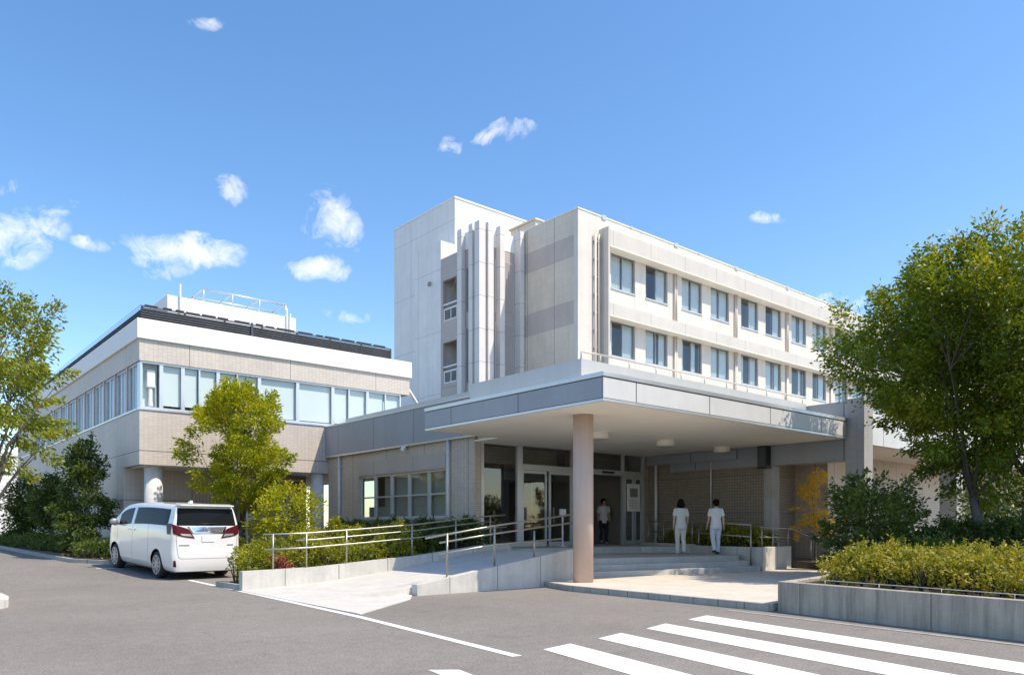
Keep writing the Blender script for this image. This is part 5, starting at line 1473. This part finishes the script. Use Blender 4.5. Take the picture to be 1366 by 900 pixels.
def remeshed(mb, name, mat, parent, voxel, smooth=4, scale=1.0):
    bmesh.ops.recalc_face_normals(mb.bm, faces=mb.bm.faces)
    me = bpy.data.meshes.new(name + '_tmp'); mb.bm.to_mesh(me); mb.bm.free()
    o = bpy.data.objects.new('tmp', me); C.objects.link(o)
    r = o.modifiers.new('r', 'REMESH'); r.mode = 'VOXEL'; r.voxel_size = voxel; r.use_smooth_shade = True
    s = o.modifiers.new('s', 'SMOOTH'); s.iterations = smooth; s.factor = .5
    dg = bpy.context.evaluated_depsgraph_get()
    new = bpy.data.meshes.new_from_object(o.evaluated_get(dg)); new.name = name
    bpy.data.objects.remove(o, do_unlink=True); bpy.data.meshes.remove(me)
    new.transform(Matrix.Scale(scale, 4)); new.materials.clear(); new.materials.append(mat)
    for p_ in new.polygons: p_.use_smooth = True
    ob = bpy.data.objects.new(name, new); C.objects.link(ob); ob.parent = parent
    return ob

def person(loc, rz, H, label, top, trousers, shoe, bob, stride, arms, seed=0):
    """figure faces local -Y; stride = forward shift of the left foot (m); arms = swing of left/right wrist"""
    t = thing('person', loc, label, 'person', rz=rz)
    k = H / 1.65
    feet = ((.085, -stride), (-.085, stride))
    legs = []
    for (x, dy) in feet:
        hip = (x * 1.05, .0, .86); knee = (x * 1.08, dy * .45 - .035 - (.03 if dy > 0 else 0), .47); ank = (x, dy + .02, .09 + (.05 if dy > 0 else 0))
        legs.append((hip, knee, ank))
    arm = []
    for s, sw in ((1, arms[0]), (-1, arms[1])):
        arm.append(((s * .165, .0, 1.335), (s * .215, .02 + sw * .3, 1.08), (s * .225, -.03 + sw, .86)))
    m = MB()
    m.rings([(0, 0, .80, .12, .09), (0, .01, .88, .158, .112), (0, .01, .97, .15, .105), (0, 0, 1.06, .122, .088), (0, 0, 1.18, .14, .10), (0, 0, 1.28, .155, .10), (0, .005, 1.345, .15, .082), (0, .008, 1.38, .10, .065), (0, .01, 1.41, .052, .052), (0, .005, 1.47, .047, .05)], 18)
    m.ell((0, -.008, 1.545), (.074, .092, .108), 20, 14); m.ell((0, -.055, 1.485), (.046, .045, .038), 12, 8)
    m.ell((0, -.102, 1.535), (.012, .017, .02), 8, 6)                                       # nose
    m.ell((0, -.088, 1.497), (.022, .012, .007), 8, 6); m.ell((0, -.088, 1.486), (.019, .012, .006), 8, 6)   # lips
    for s in (1, -1):
        m.ell((s * .076, .005, 1.54), (.01, .02, .03), 8, 6)                                # ears
        m.ell((s * .03, -.083, 1.56), (.018, .012, .008), 8, 6)                              # brow and lids
    for (hip, knee, ank) in legs:
        m.tube([hip, ((hip[0] + knee[0]) / 2, (hip[1] + knee[1]) / 2 - .01, (hip[2] + knee[2]) / 2), knee, ((knee[0] + ank[0]) / 2, (knee[1] + ank[1]) / 2 + .02, (knee[2] + ank[2]) / 2), ank], [.088, .074, .054, .052, .036], 12)
        m.ell((ank[0], ank[1] - .06, ank[2] - .05), (.04, .115, .035), 12, 8)
    for s, (sh, el, wr) in zip((1, -1), arm):
        m.tube([(sh[0] * .75, 0, 1.345), sh, ((sh[0] + el[0]) / 2, (sh[1] + el[1]) / 2, (sh[2] + el[2]) / 2), el, ((el[0] + wr[0]) / 2, (el[1] + wr[1]) / 2, (el[2] + wr[2]) / 2), wr], [.05, .05, .043, .037, .035, .026], 12)
        d = (Vector(wr) - Vector(el)).normalized(); p0 = Vector(wr)
        m.ell(p0 + d * .045, (.018, .036, .05), 12, 8)
        fw = Vector((0, 1, 0))
        for q, (off, ln) in enumerate(((-.028, .062), (-.010, .072), (.009, .068), (.026, .052))):
            b0 = p0 + d * .082 + fw * off; b1 = b0 + d * ln * .5 + Vector((-s * .006, 0, 0)); b2 = b0 + d * ln + Vector((-s * .022, -.004, 0))
            m.tube([b0 - d * .02, b0, b1, b2], [.0085, .0085, .008, .0065], 8)
        th = p0 + d * .03 - fw * .03
        m.tube([th, th + d * .03 - fw * .022, th + d * .058 - fw * .024 + Vector((-s * .01, 0, 0))], [.010, .0095, .008], 8)
    remeshed(m, 'body', SKIN, t, .0075, 2, k)
    m = MB()
    m.rings([(0, .01, .76, .178, .130), (0, .012, .84, .176, .132), (0, .01, .95, .162, .120), (0, .004, 1.06, .146, .108), (0, 0, 1.18, .156, .116), (0, 0, 1.28, .170, .112), (0, .005, 1.345, .165, .094), (0, .008, 1.385, .115, .076), (0, .01, 1.405, .075, .066)], 22)
    for s, (sh, el, wr) in zip((1, -1), arm):
        a = Vector((sh[0] * .7, 0, 1.335)); b = Vector(sh); c = b.lerp(Vector(el), .72)
        m.tube([a, b, b.lerp(c, .5), c], [.06, .067, .066, .070], 14)
    remeshed(m, 'tunic', top, t, .011, 5, k)
    m = MB()
    m.rings([(0, .01, .74, .10, .09), (0, .012, .82, .165, .118), (0, .01, .93, .158, .112), (0, .005, 1.0, .14, .10)], 18)
    for (hip, knee, ank) in legs:
        a = Vector(hip); b = Vector(knee); c = Vector(ank)
        m.tube([a, a.lerp(b, .5) + Vector((0, -.005, 0)), b, b.lerp(c, .55) + Vector((0, .01, 0)), c + Vector((0, 0, -.02))], [.098, .088, .070, .066, .062], 14)
    remeshed(m, 'trousers', trousers, t, .011, 5, k)
    for (hip, knee, ank) in legs:
        m = MB(); m.ell((ank[0], ank[1] - .055, ank[2] - .045), (.048, .135, .045), 14, 10); m.ell((ank[0], ank[1] + .01, ank[2] - .015), (.042, .05, .05), 12, 8)
        remeshed(m, 'shoe', shoe, t, .011, 3, k)
    m = MB()
    m.ell((0, .014, 1.572), (.098, .108, .105), 20, 14)
    if bob:
        m.ell((0, .045, 1.485), (.118, .075, .115), 18, 12); m.ell((.08, .0, 1.49), (.035, .055, .10), 10, 8); m.ell((-.08, .0, 1.49), (.035, .055, .10), 10, 8)
    else:
        m.ell((0, .04, 1.525), (.090, .075, .085), 16, 12)
    # keep the face clear
    remeshed(m, 'hair', HAIR, t, .010, 3, k)
    for s in (1, -1):
        e = MB(); e.ell((s * .03 * k, -.089 * k, 1.548 * k), (.011, .006, .006), 8, 6); e.build('eye', M['black'], t, local=True)
    return t
yaw_away = math.atan2(.55, .83)   # towards the entrance
# local -Y is forward: turn it to face (+x, +y)
def face(dx, dy): return math.atan2(dx, -dy)
person((19.45, 14.75, .571), face(.55, .83), 1.69, 'person with black bob hair in pale grey tunic and beige trousers, walking to the entrance', GREY_TOP, BEIGE_TR, SHOE_W, True, .05, (.03, -.05), 1)
person((20.05, 13.88, .571), face(.58, .81), 1.68, 'person with short black hair in white tunic and pale blue trousers, walking away', WHITE_TOP, BLUE_TR, SHOE_D, False, -.10, (-.10, .07), 2)
person((21.35, 19.75, .775), face(-.5, -.85), 1.69, 'person in white top and dark trousers standing inside the open entrance doors', WHITE_TOP, NAVY_TR, SHOE_W, False, .02, (-.02, -.02), 3)
# ================================================================== CAMERA, SUN, SKY
cam = bpy.data.cameras.new('camera'); co = bpy.data.objects.new('camera', cam); C.objects.link(co)
co.location = (0, 0, 1.4); co.rotation_euler = (R(90), 0, -math.atan2(.64849, .76122))
cam.sensor_width = 36; cam.lens = 1024 / 1366 * 36; cam.shift_y = (703 - 450) / 1366; cam.clip_end = 3000; cam.clip_start = .05
scene.camera = co
SUN = Vector((.327, -.575, 1.0)).normalized()
sl = bpy.data.lights.new('sun', 'SUN'); so = bpy.data.objects.new('sun', sl); C.objects.link(so)
so.rotation_euler = SUN.to_track_quat('Z', 'Y').to_euler(); so.location = (5, -5, 30)
sl.energy = 2.75; sl.angle = R(.53); sl.color = (1.0, .945, .86)
w = bpy.data.worlds.new('World'); scene.world = w; w.use_nodes = True
nt = w.node_tree
for n in list(nt.nodes): nt.nodes.remove(n)
out = nt.nodes.new('ShaderNodeOutputWorld'); bg = nt.nodes.new('ShaderNodeBackground'); L(nt, bg.outputs[0], out.inputs[0])
sky = nt.nodes.new('ShaderNodeTexSky'); sky.sky_type = 'NISHITA'; sky.sun_disc = False
sky.sun_elevation = math.asin(SUN.z); sky.sun_rotation = math.atan2(SUN.x, SUN.y)
sky.air_density = 1.0; sky.dust_density = 0.6; sky.ozone_density = 2.6; sky.altitude = 50
bg.inputs[1].default_value = SKY_STRENGTH
# small fair-weather clouds at fixed places in the sky
tc = nt.nodes.new('ShaderNodeTexCoord'); dirv = tc.outputs['Generated']
nz1 = nt.nodes.new('ShaderNodeTexNoise'); nz1.inputs['Scale'].default_value = 30; nz1.inputs['Detail'].default_value = 9; nz1.inputs['Roughness'].default_value = .66; nz1.inputs['Distortion'].default_value = .6; L(nt, dirv, nz1.inputs['Vector'])
nz2 = nt.nodes.new('ShaderNodeTexNoise'); nz2.inputs['Scale'].default_value = 9; nz2.inputs['Detail'].default_value = 6; L(nt, dirv, nz2.inputs['Vector'])
wob = nt.nodes.new('ShaderNodeVectorMath'); wob.operation = 'SUBTRACT'; L(nt, nz2.outputs['Color'], wob.inputs[0]); wob.inputs[1].default_value = (.5, .5, .5)
wsc = nt.nodes.new('ShaderNodeVectorMath'); wsc.operation = 'SCALE'; L(nt, wob.outputs[0], wsc.inputs[0]); wsc.inputs['Scale'].default_value = .085
dw = nt.nodes.new('ShaderNodeVectorMath'); dw.operation = 'ADD'; L(nt, dirv, dw.inputs[0]); L(nt, wsc.outputs[0], dw.inputs[1])
total = None
for (cd, ax, hz, vt, st_c) in CLOUDS:
    c = Vector(cd).normalized(); ta = Vector((ax[0], ax[1], 0)).normalized()
    tb = c.cross(ta).normalized()
    ta = (ta - c * ta.dot(c)).normalized()
    s_ = nt.nodes.new('ShaderNodeVectorMath'); s_.operation = 'SUBTRACT'; L(nt, dw.outputs[0], s_.inputs[0]); s_.inputs[1].default_value = c
    def dotn(v, k):
        d_ = nt.nodes.new('ShaderNodeVectorMath'); d_.operation = 'DOT_PRODUCT'; L(nt, s_.outputs[0], d_.inputs[0]); d_.inputs[1].default_value = v * (1 / k); return d_.outputs['Value']
    a = dotn(ta, hz); b = dotn(tb, vt)
    r2 = math_n(nt, 'ADD', math_n(nt, 'MULTIPLY', a, a), math_n(nt, 'MULTIPLY', b, b))
    near = nt.nodes.new('ShaderNodeVectorMath'); near.operation = 'DOT_PRODUCT'; L(nt, dirv, near.inputs[0]); near.inputs[1].default_value = c
    k_ = math_n(nt, 'SUBTRACT', 1.0, math_n(nt, 'SQRT', r2), True)
    k_ = math_n(nt, 'MULTIPLY', k_, math_n(nt, 'GREATER_THAN', near.outputs['Value'], 0.5))
    k_ = math_n(nt, 'MULTIPLY', k_, st_c)
    total = k_ if total is None else math_n(nt, 'MAXIMUM', total, k_)
dens = math_n(nt, 'ADD', total, maprange(nt, nz1.outputs['Fac'], .28, .72, -1.0, .30))
dens = maprange(nt, dens, -.3, 1.05, 0, 1)
dens = math_n(nt, 'MULTIPLY', dens, maprange(nt, total, 0.0, 0.12, 0, 1))
hs = nt.nodes.new('ShaderNodeHueSaturation'); hs.inputs['Saturation'].default_value = SKY_SAT; hs.inputs['Hue'].default_value = SKY_HUE; hs.inputs['Value'].default_value = SKY_VAL; L(nt, sky.outputs[0], hs.inputs['Color'])
cl = mixc(nt, math_n(nt, 'MULTIPLY', dens, .78), hs.outputs[0], (CLOUD_L, CLOUD_L * 1.0, CLOUD_L * 1.02))
L(nt, cl, bg.inputs[0])
vs_ = scene.view_settings
vs_.use_white_balance = True; vs_.white_balance_temperature = 7450; vs_.white_balance_tint = 10
vs_.view_transform = 'Standard'; vs_.look = 'None'; vs_.gamma = 1; vs_.use_curve_mapping = False; vs_.exposure = EXPOSURE
scene.render.engine = 'CYCLES'
scene.cycles.transparent_max_bounces = 24; scene.cycles.max_bounces = 12; scene.cycles.diffuse_bounces = 8; scene.cycles.use_denoising = True
scene.cycles.sample_clamp_indirect = 10
